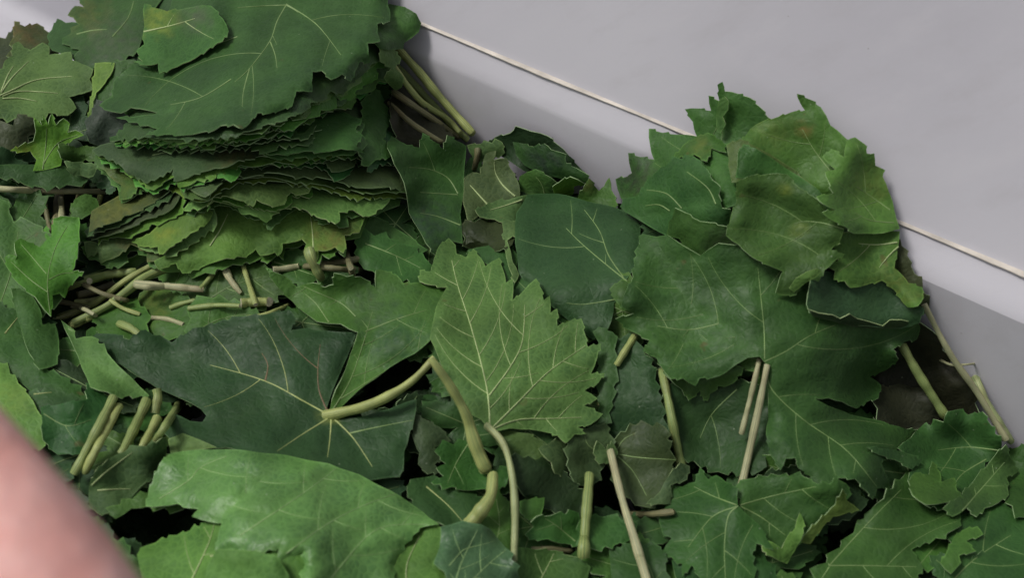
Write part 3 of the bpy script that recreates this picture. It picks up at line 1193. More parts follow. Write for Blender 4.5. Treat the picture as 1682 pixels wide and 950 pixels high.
def ragged(outline, rs, jit, keep):
    # free the front edge so that it gets teeth, and shift its points a little
    w = parse(outline)
    my = sum(p[1] for p in w) / len(w)
    out = []
    for k_, (x, y, sm) in enumerate(w):
        front = y > my - 8
        if front:
            sm = sm and rs.random() < keep
        out.append('%.1f,%.1f%s' % (x + jit * 1.3 * (rs.random() - .5), y + (jit if front else 0) * (rs.random() - .5), '*' if sm else ''))
    return ' '.join(out)


def LS(outline, label, kind='D', veins='', under=((5, 8),), **k):
    # a leaf of the stack and the edges of those pressed just below it
    rs = random.Random(hash_str(label))
    for n_, (dx, dy) in enumerate(under):
        w = ('leaf edge just below the ', 'second edge below the ')[len(under) - 1 - n_]
        kk = dict(k); kk.pop('tint', None); kk.pop('spots', None); kk['veins'] = ''
        kk['gap'] = 1.2; kk['seed'] = rs.randrange(9999); kk['teeth'] = (15 + 8 * rs.random(), 6)
        kd = rs.choice('DBMV') if kind not in 'UP' else rs.choice('PMU')
        kk['tint'] = tuple(c * (0.85 + 0.55 * rs.random()) for c in TINT[kd])
        L(ragged(shifted(outline, dx + 16 * (rs.random() - .5), dy + 3 * (rs.random() - .5), 0.97 + .07 * rs.random()), rs, 9, 0.1), ' '.join((w + label).split()[:16]), kd, **kk)
    return L(ragged(outline, rs, 0, 0.35), label, kind, veins, **k)


# loose ends of stalks tangled between the leaves under the stack
rs_ = random.Random(21)
for (x, y, a0) in ((125, 470, 200), (150, 492, 190), (172, 480, 160), (112, 500, 175), (138, 512, 150), (205, 505, 150), (250, 470, 170), (300, 500, 20), (345, 455, 60), (352, 505, 10),
                   (410, 470, 110), (440, 512, 15), (470, 440, 5), (545, 432, 12), (560, 442, 170), (575, 428, 100), (100, 345, 95), (160, 340, 80), (78, 352, 100), (275, 528, 165),
                   (730, 830, 110), (1015, 880, 85), (905, 905, 5), (1090, 700, 88), (985, 640, 100), (1560, 640, 60)):
    ln = 20 + 26 * rs_.random(); aa = math.radians(a0 + 20 * (rs_.random() - .5)); r_ = 3.6 + 2.6 * rs_.random()
    kx, ky = 6 * (rs_.random() - .5), 6 * (rs_.random() - .5)
    S('%.0f,%.0f %.0f,%.0f %.0f,%.0f' % (x - ln * math.cos(aa), y + ln * .8 * math.sin(aa), x + kx, y + ky, x + ln * math.cos(aa), y - ln * .8 * math.sin(aa)),
      'short cut end of a leaf stalk tangled between the leaves', r_, r_ * (.7 + .4 * rs_.random()), rs_.choice(['green', 'yellow', 'brown', 'brown', 'green', 'tan']), group='loose stalk ends in the heap')


# ---- the stacked bundle, lowest first
LS('140,399 150,396 165,400 215,350* 330,320* 345,350* 255,392* 262,424 243,428 240,416 215,404 196,420 175,428 166,431 160,417 146,420', 'dull pale leaf end under the left side of the stack', 'G', spots=[(230, 410, 40, BROWN, .4)])
LS('285,416 262,424 255,430 262,440 288,436 300,446* 330,440* 372,424 410,418 420,412 428,418 452,415* 456,421 463,414 466,402 480,398 496,393* 503,400 504,417 508,422 520,424 524,413 536,412 550,408 559,413* 564,416 568,388 590,382* 612,330* 400,290* 300,330*',
  'lowest pale leaf of the stack, with a brown patch', 'U', '345,404 360,380 374,352|515,415 513,380 510,355', spots=[(545, 385, 50, BROWN, .5)], sidestep=0, gap=2, curl=2.2, teeth=(22, 4))
S('508,412 514,430 528,458', 'thick pale stalk hanging below the brown-spotted leaf', 10, 8, 'green')
LS('219,398 245,384 300,345 335,335* 350,350* 345,362 300,392 262,416 258,407 236,406', 'pale blotched leaf end in the lower left of the stack', 'U', spots=[(270, 385, 20, YELLOW, .6)], teeth=(20, 3))
LS('300,346 338,338* 352,330* 379,336 390,341 398,350 410,352 424,357 437,363 450,352* 466,342* 486,340* 505,346 520,356* 536,360* 551,366 557,362 559,350* 580,345* 605,352* 640,330* 650,300* 400,285* 330,310*',
  'second pale leaf from the bottom of the stack', 'U', gap=2.6, curl=2, teeth=(20, 4), tint=(0.17, 0.29, 0.10))
LS('340,340 352,326 372,322* 388,328* 401,331 415,338* 422,330* 440,336* 466,333 472,322* 478,317* 505,314* 512,300* 500,284* 400,286* 350,300*', 'light green leaf third from the bottom of the stack', 'P', gap=2.6, teeth=(20, 4), tint=(0.15, 0.255, 0.09))
LS('152,392 165,389 190,383 215,374 240,360 268,352 284,341 297,318 306,310* 320,298* 255,325* 200,352* 160,376*', 'long grey leaf edge running down the left of the stack', 'B', teeth=(22, 3), gap=2, tint=(0.06, 0.075, 0.055))
LS('146,382 160,373 178,368 205,354 222,350 242,338 265,324 286,305* 240,296* 200,318* 150,347*', 'olive leaf edge above the long grey one', 'O', teeth=(22, 3), gap=2, spots=[(190, 350, 50, OLIVE, .7)])
LS('280,296 300,302 318,316 336,321 350,315 358,306 372,292 392,288 420,288* 440,283* 458,284* 480,289* 520,290* 545,295* 566,301* 585,308* 612,309* 640,307* 668,312* 684,314 676,302 664,294 668,284 660,276* 620,230* 420,240* 330,270*',
  'grey-green wavy leaf bulging across the middle of the stack', 'B', under=((2, 14), (0, 7)), gap=2.2, curl=2, teeth=(20, 5), tint=(0.095, 0.14, 0.085), edge_up=1)
LS('340,276 380,274 404,268 425,262* 450,258* 480,262* 510,266 535,270 546,279* 566,280* 582,273 588,262* 620,262* 655,262 664,270 640,240* 600,190* 500,190* 400,220*', 'thin pale-rimmed leaf edge above the wavy grey leaf', 'B', gap=2.6, teeth=(18, 3), tint=(0.12, 0.185, 0.11))
LS('175,240 168,251 185,262 200,276 218,288 238,299 226,308 214,322 198,326 196,305 182,292 172,280 158,268 160,255', 'yellow-green jagged leaf tips at the left of the stack', 'M', spots=[(200, 290, 40, OLIVE, .5)], gap=1.5)
LS('165,238* 150,247 185,262 200,274 220,288 238,297 262,290 284,278 287,296 300,296 318,286 340,280 352,276 372,274 392,263 410,262 428,256 450,254 470,260 500,252* 600,240* 590,170* 400,180* 260,214*',
  'broad blue-green leaf across the lower front of the stack', 'B', '250,255 300,245 360,240', sidestep=0, under=((8, 15), (4, 8)), gap=2, curl=2, teeth=(18, 5), tint=(0.055, 0.09, 0.058), spots=[(390, 250, 45, BROWN, .35)])
S('338,243 370,245 410,236', 'pale cut stalk peeping from between the stacked leaves', 4.5, 3.5, 'pale')
LS('596,190 600,165 618,150 630,168 640,198 632,228 640,254 618,262 600,270 588,240 590,215', 'upright jagged dark leaf edge at the right end of the stack', 'V', gap=1.5, teeth=(16, 4))
LS('480,170* 500,182* 540,178 565,184 580,192 592,198 586,212 592,222 588,240 596,250 580,246* 560,244* 530,250 500,248 480,252 440,250* 420,225*', 'smooth dark leaf showing at the right front of the stack', 'V', gap=2, curl=2, teeth=(24, 3))
LS('405,190* 412,222 440,224 460,216 475,206 490,218 500,218* 512,206* 520,204 516,212 505,224 480,228 450,228 430,236 410,232* 350,236* 300,238* 250,240* 240,222* 400,150*', 'thin green leaf edge with a pale notch in the front of the stack', 'M', gap=2.2, teeth=(20, 4), tint=(0.06, 0.12, 0.05))
LS('180,232 200,228 240,231* 300,232* 345,236 352,230 390,228 425,218 450,213 470,208 480,196 500,193 512,185 520,178 545,172 560,170 575,152 598,145 612,130 628,128 640,96* 600,60* 400,100* 240,180*', 'third dark toothed leaf down in the stack', 'D', under=((9, 9), (5, 5)), gap=1.8, curl=2, teeth=(17, 6))
LS('196,226 236,225* 300,229* 345,226 378,224 400,216 420,212 440,203 462,200 478,190 496,186 512,170 530,166 545,152 562,152 574,138 590,128 600,118 612,104 622,98 632,66* 560,40* 400,80* 240,160*', 'second dark toothed leaf down in the stack', 'D', under=((9, 9), (5, 5)), gap=1.8, curl=2, teeth=(17, 6), tint=(0.045, 0.09, 0.047))
# right end of the bundle: curled leaf and the stalks
L('640,180 646,150 668,140 690,160 706,184 722,204 744,232 700,240 660,236 644,210', 'almost black leaf in the hollow behind the bundle stalks', 'K', tint=(0.03, 0.03, 0.022), gap=1)  # shade of the dark hollow put into this leaf's near-black tint
S('648,152 700,188 752,226', 'lowest reddish stalk behind the stacked bundle', 6, 5, 'brown')
S('640,170 680,205 726,234', 'dark stalk low in the hollow behind the stacked bundle', 5, 5, 'brown')
S('652,110 700,160 742,205 768,230', 'middle stalk of the bundle at the right end of the stack', 7, 6, 'green')
S('640,100 690,165 735,195 756,218', 'shorter olive stalk of the bundle at the right end of the stack', 6, 5, 'yellow')
S('655,82 690,120 716,152 775,218', 'outermost yellow-green stalk running from the stack towards the tub wall', 8, 7, 'yellow', lifts=[(0, 4), (1, 2)])
L('626,80 645,84 656,96 652,112 660,128 658,142 650,146 640,140 634,128 640,112 628,100', 'small pale green leaf base over the bundle stalks', 'G', teeth=(30, 3))
L('612,10* 640,6* 665,11* 684,22* 692,38* 688,52* 676,62* 664,70* 662,80* 640,82* 624,80* 600,60*', 'smooth rounded leaf lobe curling over the right end of the stack', 'V', teeth=(50, 1), curl=-5, gap=3, spots=[(665, 40, 30, BRIGHT, .5)])
L('300,-60* 640,-60* 637,8 641,20 638,32 622,40 620,54 622,66 606,72 605,86 605,101 592,104 584,116 576,131 562,124 545,127 528,118 515,119 512,134 511,148 498,149 488,151 483,162 478,172 464,180 444,186 424,188 410,202 398,208 384,204 362,206 350,214 330,217 302,222 270,221 238,222 256,212 243,206 206,196 190,193 222,191 252,188 284,182 262,186* 230,178 215,176 198,182 166,172 182,156 186,135 200,120* 220,104* 260,60* 280,10*',
  'big dark leaf lying on top of the stack', 'M', '470,8 455,35 443,68 410,112 385,135|470,8 435,9 390,12|470,8 481,14 490,20|444,68 452,90 455,112|410,112 400,150 398,175|470,6 520,40 560,90|380,130 330,160 280,172|390,60 350,75 330,88', gap=3, curl=2.6, tint=(0.055, 0.125, 0.045), sidestep=52, quilt=1.3, vw=.9, teeth=(24, 5))
L('239,8 256,13 274,18 300,14 345,12 366,30 372,50 364,66 357,70 340,82 322,94 300,104 282,112 263,118 258,106 240,107 218,101 232,99 226,84 232,76 236,72', 'light green leaf lobe folded over the left of the big top leaf', 'P', gap=2.5, spots=[(262, 30, 34, YELLOW, .6), (320, 30, 34, GREYG, .6)], teeth=(30, 3), tint=(0.080, 0.175, 0.055), curl=2.5, veins='236,52 280,42 320,30', sidestep=40)

# ---- between the stack and the wall
L('796,238 812,226 838,219 872,216 900,224 916,238 934,255 955,278 972,300* 930,305* 860,280*', 'black curled leaf edge leaning against the tub wall', 'K', lift=6, curl=3)
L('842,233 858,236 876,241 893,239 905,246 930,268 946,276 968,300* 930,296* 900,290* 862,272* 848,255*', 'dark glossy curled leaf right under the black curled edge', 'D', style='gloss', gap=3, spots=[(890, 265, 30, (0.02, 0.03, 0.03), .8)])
L('770,240 790,236 822,236 826,250 800,262 780,258', 'small grey-green leaf scrap beside the hollow by the wall', 'G')
S('785,245 783,262 779,278', 'short grey stalk stub in the gap beside the toothed leaf', 6, 5, 'brown')
L('856,292 880,281 905,292 920,312 905,322 878,320 855,312', 'small dark leaf behind the smooth round leaf', 'V', '895,320 890,303 880,290')
L('910,308 918,300 936,294 958,303 944,308 940,318 914,320', 'tiny yellow-green leaf tip behind the smooth round leaf', 'Y', lift=2)
L('952,325 960,305 968,296 984,312 992,306 1000,295 1004,312 1012,335 975,340', 'pair of small olive leaf tips beside the right-hand mound', 'M', spots=[(965, 305, 16, BROWN, .5)])
L('762,370 800,362 836,366 838,400 820,412 790,414 770,405', 'withered dark brown leaf crumpled in the gap', 'O', tint=(0.036, 0.048, 0.026), curl=5, quilt=2.5)
L('772,412 800,404 832,396 846,420 842,470 812,440', 'shaded leaf behind the tip of the large light green leaf', 'D', teeth=(40, 3))
L('636,242 644,227 658,233 668,238 688,240 695,221 712,232 728,242 736,225 752,232 766,240* 762,300* 756,352* 760,400* 742,396 720,420 700,400* 672,350* 664,300* 648,270*', 'blue-green toothed leaf between the stack and the grey leaf', 'V', '752,318 735,292 705,278 672,275|752,320 720,318 690,316|756,370 720,356 690,350', spots=[(700, 370, 60, (0.035, 0.055, 0.05), .6)], sidestep=46, gap=1.8)
L('762,292 776,283 788,283 794,262 800,254 813,250 812,262 830,263 838,276 850,296 854,312 850,326 834,331 804,335* 780,360 768,362* 760,330*', 'dull grey-green leaf with pale veins left of the smooth round leaf', 'G', '846,322 826,304 814,284 812,264|800,335 788,322 772,304', tint=(0.095, 0.125, 0.065), sidestep=0, gap=1.8)
L('783,345 796,338 816,329 836,328 864,322 856,344 848,364 826,366 812,360 790,354', 'small pale leaf tip wedged beside the smooth round leaf', 'G', '858,328 830,338 805,345', sidestep=0, tint=(0.10, 0.17, 0.075), gap=1.8)
L('827,366 846,365 850,380 836,396 842,430 850,452 846,462 836,440 828,400', 'thin pale strip hanging beside the smooth round leaf', 'G', teeth=(40, 2), gap=1.5)

# ---- smooth round leaf
L('866,320* 916,318* 962,330* 1012,341* 1040,352* 1052,372* 1050,410* 1043,440* 1030,458* 1010,480 1008,512* 998,542* 975,559* 945,536* 905,502* 870,476* 852,448* 846,400* 848,350*',
  'large smooth-edged dark leaf in the centre, folded along its middle', 'V', '1030,462 990,430 955,400 930,375|1024,455 1000,420 985,380 960,345|1010,492 960,500 930,498', gap=2.2, curl=-3, bump=.6, tint=(0.030, 0.076, 0.034), sidestep=55, quilt=.8, teeth=(40, 3))

# ---- the right-hand mound against the wall, lowest first
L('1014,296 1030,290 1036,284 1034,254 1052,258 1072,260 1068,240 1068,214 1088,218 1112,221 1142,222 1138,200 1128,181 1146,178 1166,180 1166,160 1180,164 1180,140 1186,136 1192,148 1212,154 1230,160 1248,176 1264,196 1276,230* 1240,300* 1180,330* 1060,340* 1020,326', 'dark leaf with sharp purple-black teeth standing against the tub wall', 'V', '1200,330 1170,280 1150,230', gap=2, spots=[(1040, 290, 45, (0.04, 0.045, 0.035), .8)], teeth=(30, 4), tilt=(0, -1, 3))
L('1180,166* 1190,158* 1197,166* 1196,180* 1187,192* 1192,204* 1184,219* 1177,216* 1176,190*', 'narrow pale leaf strip at the top of the mound', 'U', lift=0, tint=(0.10, 0.2, 0.07), gap=2)
L('1475,395 1490,420 1502,450 1516,480 1522,510 1500,520 1480,480 1470,430', 'dark shrivelled leaf edge at the wall side of the mound', 'R', gap=1.5)
L('1140,262 1190,240 1222,262 1225,330* 1182,346* 1178,306 1168,298', 'shaded dark leaf in the hollow of the mound', 'V')
L('1108,258 1122,238 1142,226 1162,221 1184,234 1190,248 1170,246 1160,262 1140,254', 'small crumpled yellowish leaf below the pale strip', 'M', curl=4, spots=[(1150, 240, 22, OLIVE, .5)])
L('1022,340 1048,322 1060,300 1076,284 1100,266 1138,260 1160,276 1170,296 1180,308 1180,320 1186,342* 1200,344* 1204,380* 1150,400* 1096,388* 1040,356', 'rounded green leaf with pale forked veins on the left of the mound', 'V', '1202,333 1160,336 1110,345 1040,362|1176,335 1162,308 1128,282|1120,342 1095,318 1062,312|1100,346 1082,336 1060,338', gap=2.6, sidestep=0, tint=(0.046, 0.105, 0.042))
L('1214,236 1232,212 1250,200 1278,192 1300,184 1320,180 1314,168 1311,156 1332,164 1348,176 1364,206 1386,224 1396,242 1392,275* 1372,330* 1330,320* 1240,262*', 'olive green leaf with an orange-brown spot on top of the mound', 'M', spots=[(1320, 212, 15, ORANGE, .6), (1270, 215, 40, OLIVE, .3)], gap=1.8, veins='1380,300 1340,250 1318,212', sidestep=50, teeth=(30, 4))
L('1196,240 1216,232 1240,240 1285,266 1330,300 1352,322 1372,348 1378,380* 1330,366* 1240,300* 1202,300', 'dusky olive leaf folded under the spotted one', 'O', tint=(0.075, 0.115, 0.045), gap=1.8, teeth=(50, 2))
L('1212,252 1222,240 1240,243 1290,276 1345,312* 1366,345* 1350,352* 1300,320* 1250,296* 1208,292*', 'dark folded leaf edge crossing the middle of the mound', 'V', gap=2.6, teeth=(50, 2))
L('1110,345 1150,364 1192,372 1215,385 1240,405 1300,440 1285,480* 1262,520* 1212,520* 1195,498 1192,482 1186,462 1174,444 1150,430 1128,410 1115,392 1098,384', 'dark leaf sliding from the mound over the huge lobed leaf', 'V', gap=2.6, spots=[(1190, 400, 30, GREYG, .4)], teeth=(40, 3))

# ---- right: low dark leaves, stalks and hollow
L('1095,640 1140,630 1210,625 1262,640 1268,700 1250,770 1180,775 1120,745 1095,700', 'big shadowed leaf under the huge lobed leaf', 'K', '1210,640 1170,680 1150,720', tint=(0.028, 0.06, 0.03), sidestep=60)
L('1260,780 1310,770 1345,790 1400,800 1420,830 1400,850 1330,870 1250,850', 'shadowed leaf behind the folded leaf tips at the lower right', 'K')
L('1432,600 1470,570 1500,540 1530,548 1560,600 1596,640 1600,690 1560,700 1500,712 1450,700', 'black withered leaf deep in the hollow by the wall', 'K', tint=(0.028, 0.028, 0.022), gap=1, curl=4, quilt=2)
L('1440,650 1480,630 1516,640 1540,676 1536,700 1490,706 1450,694', 'torn dark scrap lying on the black withered leaf', 'R', tint=(0.05, 0.05, 0.04), gap=1, curl=5)
L('1004,560 1040,560 1070,600 1085,660 1090,715 1050,722 1012,735 1000,700 995,640', 'dark leaf under the left tip of the huge lobed leaf', 'D', tint=(0.032, 0.075, 0.034))
L('985,540 1004,548 1012,600 1005,660 990,720 972,740 960,735 985,690', 'narrow shaded leaf just right of the large light green leaf', 'D')
S('1042,554 1028,575 1014,598', 'short yellow stalk under the left tip of the huge lobed leaf', 7, 6, 'yellow')
S('1088,610 1102,680 1119,766', 'straight striped green stalk below the huge lobed leaf', 8, 8, 'green', knob=.3)
S('1482,568 1512,620 1552,682', 'thick green stalk in the hollow by the wall', 8, 8, 'green', lifts=[(0, 10), (1, 5)])
S('1518,500 1560,580 1605,645 1652,722', 'long tan stalk leaning along the tub wall', 5, 6, 'tan', lifts=[(0, 8), (1, 5)])
S('1602,622 1625,670 1660,725', 'pale stalk lying against the foot of the tub wall', 7, 7, 'pale')
S('1545,592 1565,600 1600,598', 'thin dry twig curled in the hollow by the wall', 2.5, 1.8, 'tan')
L('1056,572 1080,590 1100,622 1120,640 1132,655 1150,645 1156,656 1180,636 1190,636 1204,630 1222,604* 1180,590* 1100,580*', 'leaf edge peeping out under the left lobe of the huge lobed leaf', 'M', teeth=(20, 5))
L('1004,476 1022,462 1036,470 1040,500 1024,508 1012,496', 'small green leaf tip at the left edge of the huge lobed leaf', 'M')

# ---- huge lobed leaf
L('1055,384* 1078,389* 1096,386* 1150,420* 1180,400* 1290,410* 1345,440* 1400,500* 1500,520* 1512,538 1504,555 1486,562 1470,575 1472,590 1462,604 1446,612 1432,620 1444,634 1440,652 1424,660 1408,668 1384,660 1362,654 1338,655* 1362,668* 1400,682* 1440,690 1462,698 1490,706 1508,708 1500,724 1478,736* 1462,746 1448,762* 1456,782 1462,800 1442,806 1434,818 1424,808 1404,790 1378,788 1368,797 1340,795 1330,782 1312,770 1305,755 1292,756 1282,769 1268,752 1262,732 1258,715 1262,690* 1262,640* 1258,598* 1248,586* 1228,588* 1208,600* 1190,614 1172,621 1150,624 1142,632 1122,622 1104,620 1086,602 1078,588 1060,576 1064,560 1038,545 1014,525 1038,515 1024,502 1026,484 1040,455 1045,420',
  'huge dark lobed leaf spread over the right half of the heap', 'V',
  '1254,592 1215,560 1180,532 1140,505 1095,450|1254,592 1190,560 1150,562 1090,570|1256,594 1290,578 1330,552 1372,534|1258,598 1268,640 1320,690 1390,740 1440,800|1256,590 1255,540 1250,490 1245,440|1180,532 1130,542 1080,536',
  gap=3.2, curl=3, tint=(0.052, 0.110, 0.042), spots=[(1110, 560, 90, BRIGHT, .3), (1080, 430, 60, BRIGHT, .25), (1270, 700, 55, BRIGHT, .2)], sidestep=60, quilt=1.1, vw=.9, teeth=(26, 6))
S('1247,592 1236,640 1218,712', 'short brown stalk hanging at the centre of the huge lobed leaf', 5, 5, 'tan', lifts=[(0, 4), (1, 4)])
S('1260,600 1242,690 1212,826', 'long stalk running down from the centre of the huge lobed leaf', 5.5, 8, 'tan', lifts=[(0, 4), (1, 2)])

# ---- leaves lying on it, from the mound
L('1330,470 1340,450 1356,446 1376,450 1400,466 1450,462 1490,490 1515,508 1508,528 1480,540* 1440,538* 1410,535* 1370,525* 1330,514* 1325,500*', 'blue-green leaf with a curled pale rim low on the mound', 'B', gap=2.6, tint=(0.045, 0.088, 0.055), curl=3, teeth=(30, 3))
L('1326,508* 1345,515* 1368,518* 1380,524* 1396,516* 1408,524* 1424,528* 1450,536* 1462,526* 1480,526* 1500,530* 1480,541* 1440,541* 1405,538* 1368,528* 1336,520*', 'pale turned-up rim along the blue-green leaf', 'G', gap=1, teeth=(50, 1), tint=(0.07, 0.11, 0.06), grid=5)
L('1372,384* 1420,380* 1478,380* 1474,412 1472,440 1482,452 1492,465 1512,474 1514,488 1506,500 1492,502 1478,490 1468,476 1448,464 1424,468 1398,470 1388,462 1372,458 1370,446 1358,433 1374,428 1380,418 1372,410 1366,396', 'light green toothed leaf, lower of the two at the right of the mound', 'U', '1476,405 1462,418 1444,440|1474,398 1440,402 1410,400', gap=2.6, tint=(0.11, 0.20, 0.058), spots=[(1470, 470, 45, OLIVE, .5)], sidestep=36)
L('1228,290 1262,286 1292,290 1312,308 1334,322 1362,346 1388,374* 1380,396 1368,410 1384,418 1370,430 1354,444 1344,460 1326,452* 1316,470 1306,482 1290,486 1274,482* 1280,460 1286,446* 1262,436 1246,428 1226,414 1214,402 1196,386 1200,356 1210,330 1212,302', 'plain dark green leaf with yellow specks in the middle of the mound', 'V', '1386,376 1350,366 1320,364 1304,368|1380,400 1340,420 1310,425', gap=2.6, tint=(0.056, 0.122, 0.036), spots=[(1290, 310, 14, YELLOW, .5), (1310, 378, 18, YELLOW, .35), (1250, 360, 50, BRIGHT, .3)], sidestep=40, teeth=(40, 3))
L('1296,474* 1306,458* 1326,446* 1342,441* 1350,446* 1340,456* 1322,466* 1304,481*', 'pale folded leaf tip under the yellow-specked leaf', 'U', gap=1.5, lift=0, tint=(0.14, 0.24, 0.075))
L('1354,258 1366,248 1386,256 1388,244 1394,232 1404,228 1424,252 1450,290* 1466,330* 1478,376* 1452,383* 1402,384 1388,372 1370,364 1354,350 1370,344 1352,335 1344,324 1366,316 1360,296 1358,284 1370,278', 'bright mid-green toothed leaf, upper of the two at the right of the mound', 'M', '1468,366 1430,362 1404,350|1462,345 1430,322 1406,306', gap=2.6, tint=(0.090, 0.172, 0.050), sidestep=36, spots=[(1440, 300, 40, OLIVE, .4)])

# ---- lower right corner
L('1560,850 1590,842 1650,828 1720,830 1740,980* 1548,985* 1552,930 1570,905 1556,880', 'grey-green leaf in the lower right corner', 'D', '1560,960 1600,920 1660,880', sidestep=50)
L('1652,742 1672,735 1740,735* 1740,850* 1680,850 1655,818 1662,780', 'dark leaf at the right edge of the heap', 'V')
L('1566,884 1580,872 1604,868 1612,878 1590,890 1600,905 1578,915 1562,940 1548,925 1556,905', 'mid green leaf scrap with a pale tip in the lower right corner', 'M', gap=1.5)
L('1330,935 1358,925 1380,900 1402,876 1430,838 1452,820 1480,788 1500,768 1528,790 1560,820 1575,850 1556,876 1520,892 1500,905 1512,930 1500,960 1480,990* 1360,990*', 'wide green leaf spreading from a pale vein hub at the lower right', 'M', '1362,930 1400,888 1440,845 1480,805|1362,930 1420,930 1505,932|1362,930 1350,905 1330,895|1362,932 1345,960 1335,985', gap=1.6, tint=(0.044, 0.100, 0.033), sidestep=50)
L('1478,736 1496,720 1510,704 1548,692 1558,680 1590,682 1612,680 1628,700 1642,736 1618,760 1600,792 1584,812 1556,832 1520,826 1505,812 1495,790 1502,770 1536,762 1500,752', 'dark leaf below the hollow beside the tub wall', 'D', '1640,740 1590,735 1540,740|1620,755 1580,780 1560,810', gap=1.8, sidestep=42)
L('1424,735 1460,738 1500,748 1512,756 1498,768 1470,756 1445,748', 'narrow leaf tip right of the lowest lobe of the huge leaf', 'D', teeth=(40, 2))
L('1496,792 1504,780 1524,778 1532,762 1544,776 1548,790 1566,788 1572,806 1580,818 1552,826 1522,826 1502,812', 'small curled green leaf on the dark leaf at the lower right', 'M', gap=2.5, curl=4)
L('1552,836 1580,812 1600,790 1632,752 1652,734 1660,752 1670,774 1656,786 1654,812 1640,826 1618,835 1604,846 1588,838 1566,846', 'pale green leaf half lying against the right edge of the heap', 'M', '1580,840 1615,800 1650,760', gap=2.4, tint=(0.062, 0.122, 0.048), sidestep=40, teeth=(40, 4))

# ---- lower middle
L('1100,905 1120,870 1150,860 1240,900 1270,940 1260,990* 1120,990*', 'shadowed leaf under the drooping leaf at the bottom', 'D')
L('1212,800 1240,786 1280,782 1320,784 1345,796 1388,798 1396,812 1376,832 1352,858 1332,884 1312,896 1290,905 1262,888 1244,862 1222,838', 'dark leaf behind the folded light tips at the bottom right', 'V', '1216,830 1270,815 1340,800|1216,832 1250,850 1290,880', gap=1.8, sidestep=48)
L('1360,842 1372,830 1384,808 1392,824 1408,838 1390,844 1368,850 1352,866 1338,884 1330,892 1318,890 1330,870 1345,856', 'small olive leaf edge folded up like a ribbon', 'O', tint=(0.11, 0.16, 0.055), gap=2.5, teeth=(40, 3))
L('1252,884* 1270,892* 1284,902* 1292,884 1306,868 1314,846 1320,856 1320,876 1308,900 1300,914 1292,924 1270,916 1256,904', 'light green folded leaf tip like a small beak at the bottom right', 'U', gap=2.5, tint=(0.13, 0.24, 0.07), teeth=(40, 2), curl=3)
L('1086,855 1094,830 1100,802 1120,800 1140,790 1150,772 1164,786 1176,784 1192,792 1212,802* 1212,830* 1226,845* 1250,866 1262,890 1268,902 1244,896 1236,912 1240,990* 1160,990* 1150,950 1136,932 1122,944 1118,928 1092,906 1100,885', 'drooping dark leaf with a stalk at its hub, bottom centre right', 'V', '1212,832 1196,850 1190,900 1192,960|1212,832 1170,850 1130,900|1214,830 1235,860 1250,895|1210,830 1170,815 1140,800', gap=2.2, tint=(0.036, 0.090, 0.033), sidestep=42)
L('995,750 1010,722 1045,702 1090,705 1100,740 1104,790 1080,820 1050,828 1020,806 1004,775', 'dull leaf with thin veins behind the pinkish stalk', 'O', '1012,746 1050,752 1110,756|1015,750 1040,775 1062,815|1012,742 1025,722 1045,712', tint=(0.06, 0.095, 0.045), sidestep=0)
S('1028,846 1065,846 1104,842', 'brown-yellow stalk lying level under the pinkish stalk', 6, 6, 'brown', lifts=[(0, 1), (1, 1)])
L('1064,828 1084,808 1100,780 1118,764 1130,768 1126,786 1104,800 1100,826 1080,828', 'small folded grey-green leaf at the foot of the striped stalk', 'G', tint=(0.08, 0.13, 0.065), curl=3)
L('1000,905 1040,895 1076,898 1090,910 1094,940 1100,990* 1010,990*', 'dark leaf at the bottom edge right of the pinkish stalk', 'D', '1080,985 1070,940 1050,905')
L('678,680 700,690 722,702 738,724 716,736 726,752 716,764 720,774 704,776 690,762 690,745 682,730 676,700', 'grey-green leaf edge beside the broken stalk', 'B', tint=(0.06, 0.09, 0.06))
L('672,800 700,788 760,800 800,830 795,856 770,862 720,858 690,842', 'shadowed leaf below the broken stalk', 'D', '700,800 735,830 760,858', vmat=VEIN_PALE, sidestep=0)
L('808,716* 838,708* 866,712 884,722 896,734 892,756 868,752 846,754 826,742', 'dull pale leaf edge beneath the large light green leaf', 'O', tint=(0.085, 0.14, 0.055))
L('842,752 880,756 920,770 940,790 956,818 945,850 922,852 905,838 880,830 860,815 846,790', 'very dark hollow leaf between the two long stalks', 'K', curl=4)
L('716,742 722,735 775,728* 790,758 800,772 836,772 830,792 818,802 790,804 762,806 742,800 712,792 726,782 720,770 730,762', 'deep green leaf under the broken stalk', 'M', '770,728 750,760 735,795', tint=(0.045, 0.125, 0.04), gap=1.8, sidestep=40)
L('812,800 830,820 842,860 846,905 832,928 802,932 786,900 790,850', 'green leaf left of the long curved stalk', 'M', '800,925 820,870 815,820')
L('888,738 906,726 936,724 934,760 930,782 914,776 906,760 896,752', 'small pale leaf end tucked under the tip of the large light green leaf', 'G', tint=(0.09, 0.15, 0.065))
L('936,716 966,704 992,698 1004,735 990,760 978,790 962,796 946,790 934,770', 'greyish leaf above the striped cut stalk', 'B', '985,745 965,730 960,712', tint=(0.06, 0.1, 0.055), sidestep=0)
L('856,826 872,820 892,820 886,846 870,852 858,842', 'small bright leaf scrap right of the long curved stalk', 'M')
L('884,852 905,848 948,846 952,872 950,896 930,894 915,892 900,886 872,886', 'rectangular-looking green leaf piece near the bottom edge', 'M', '945,890 915,865 895,852', tint=(0.05, 0.13, 0.045))
L('956,856 990,850 1044,862 1036,884 1010,896 958,900', 'dark leaf right of the striped cut stalk', 'V')
L('850,900 880,904 912,905 934,914 960,925 965,990* 850,990*', 'pale leaf at the bottom edge below the long curved stalk', 'U', '870,985 895,940 910,910', tint=(0.095, 0.18, 0.06), sidestep=40)
S('968,782 962,850 958,912', 'thick striped green cut stalk near the bottom edge', 9, 9, 'green', lifts=[(0, 3), (1, 2)], knob=.25)
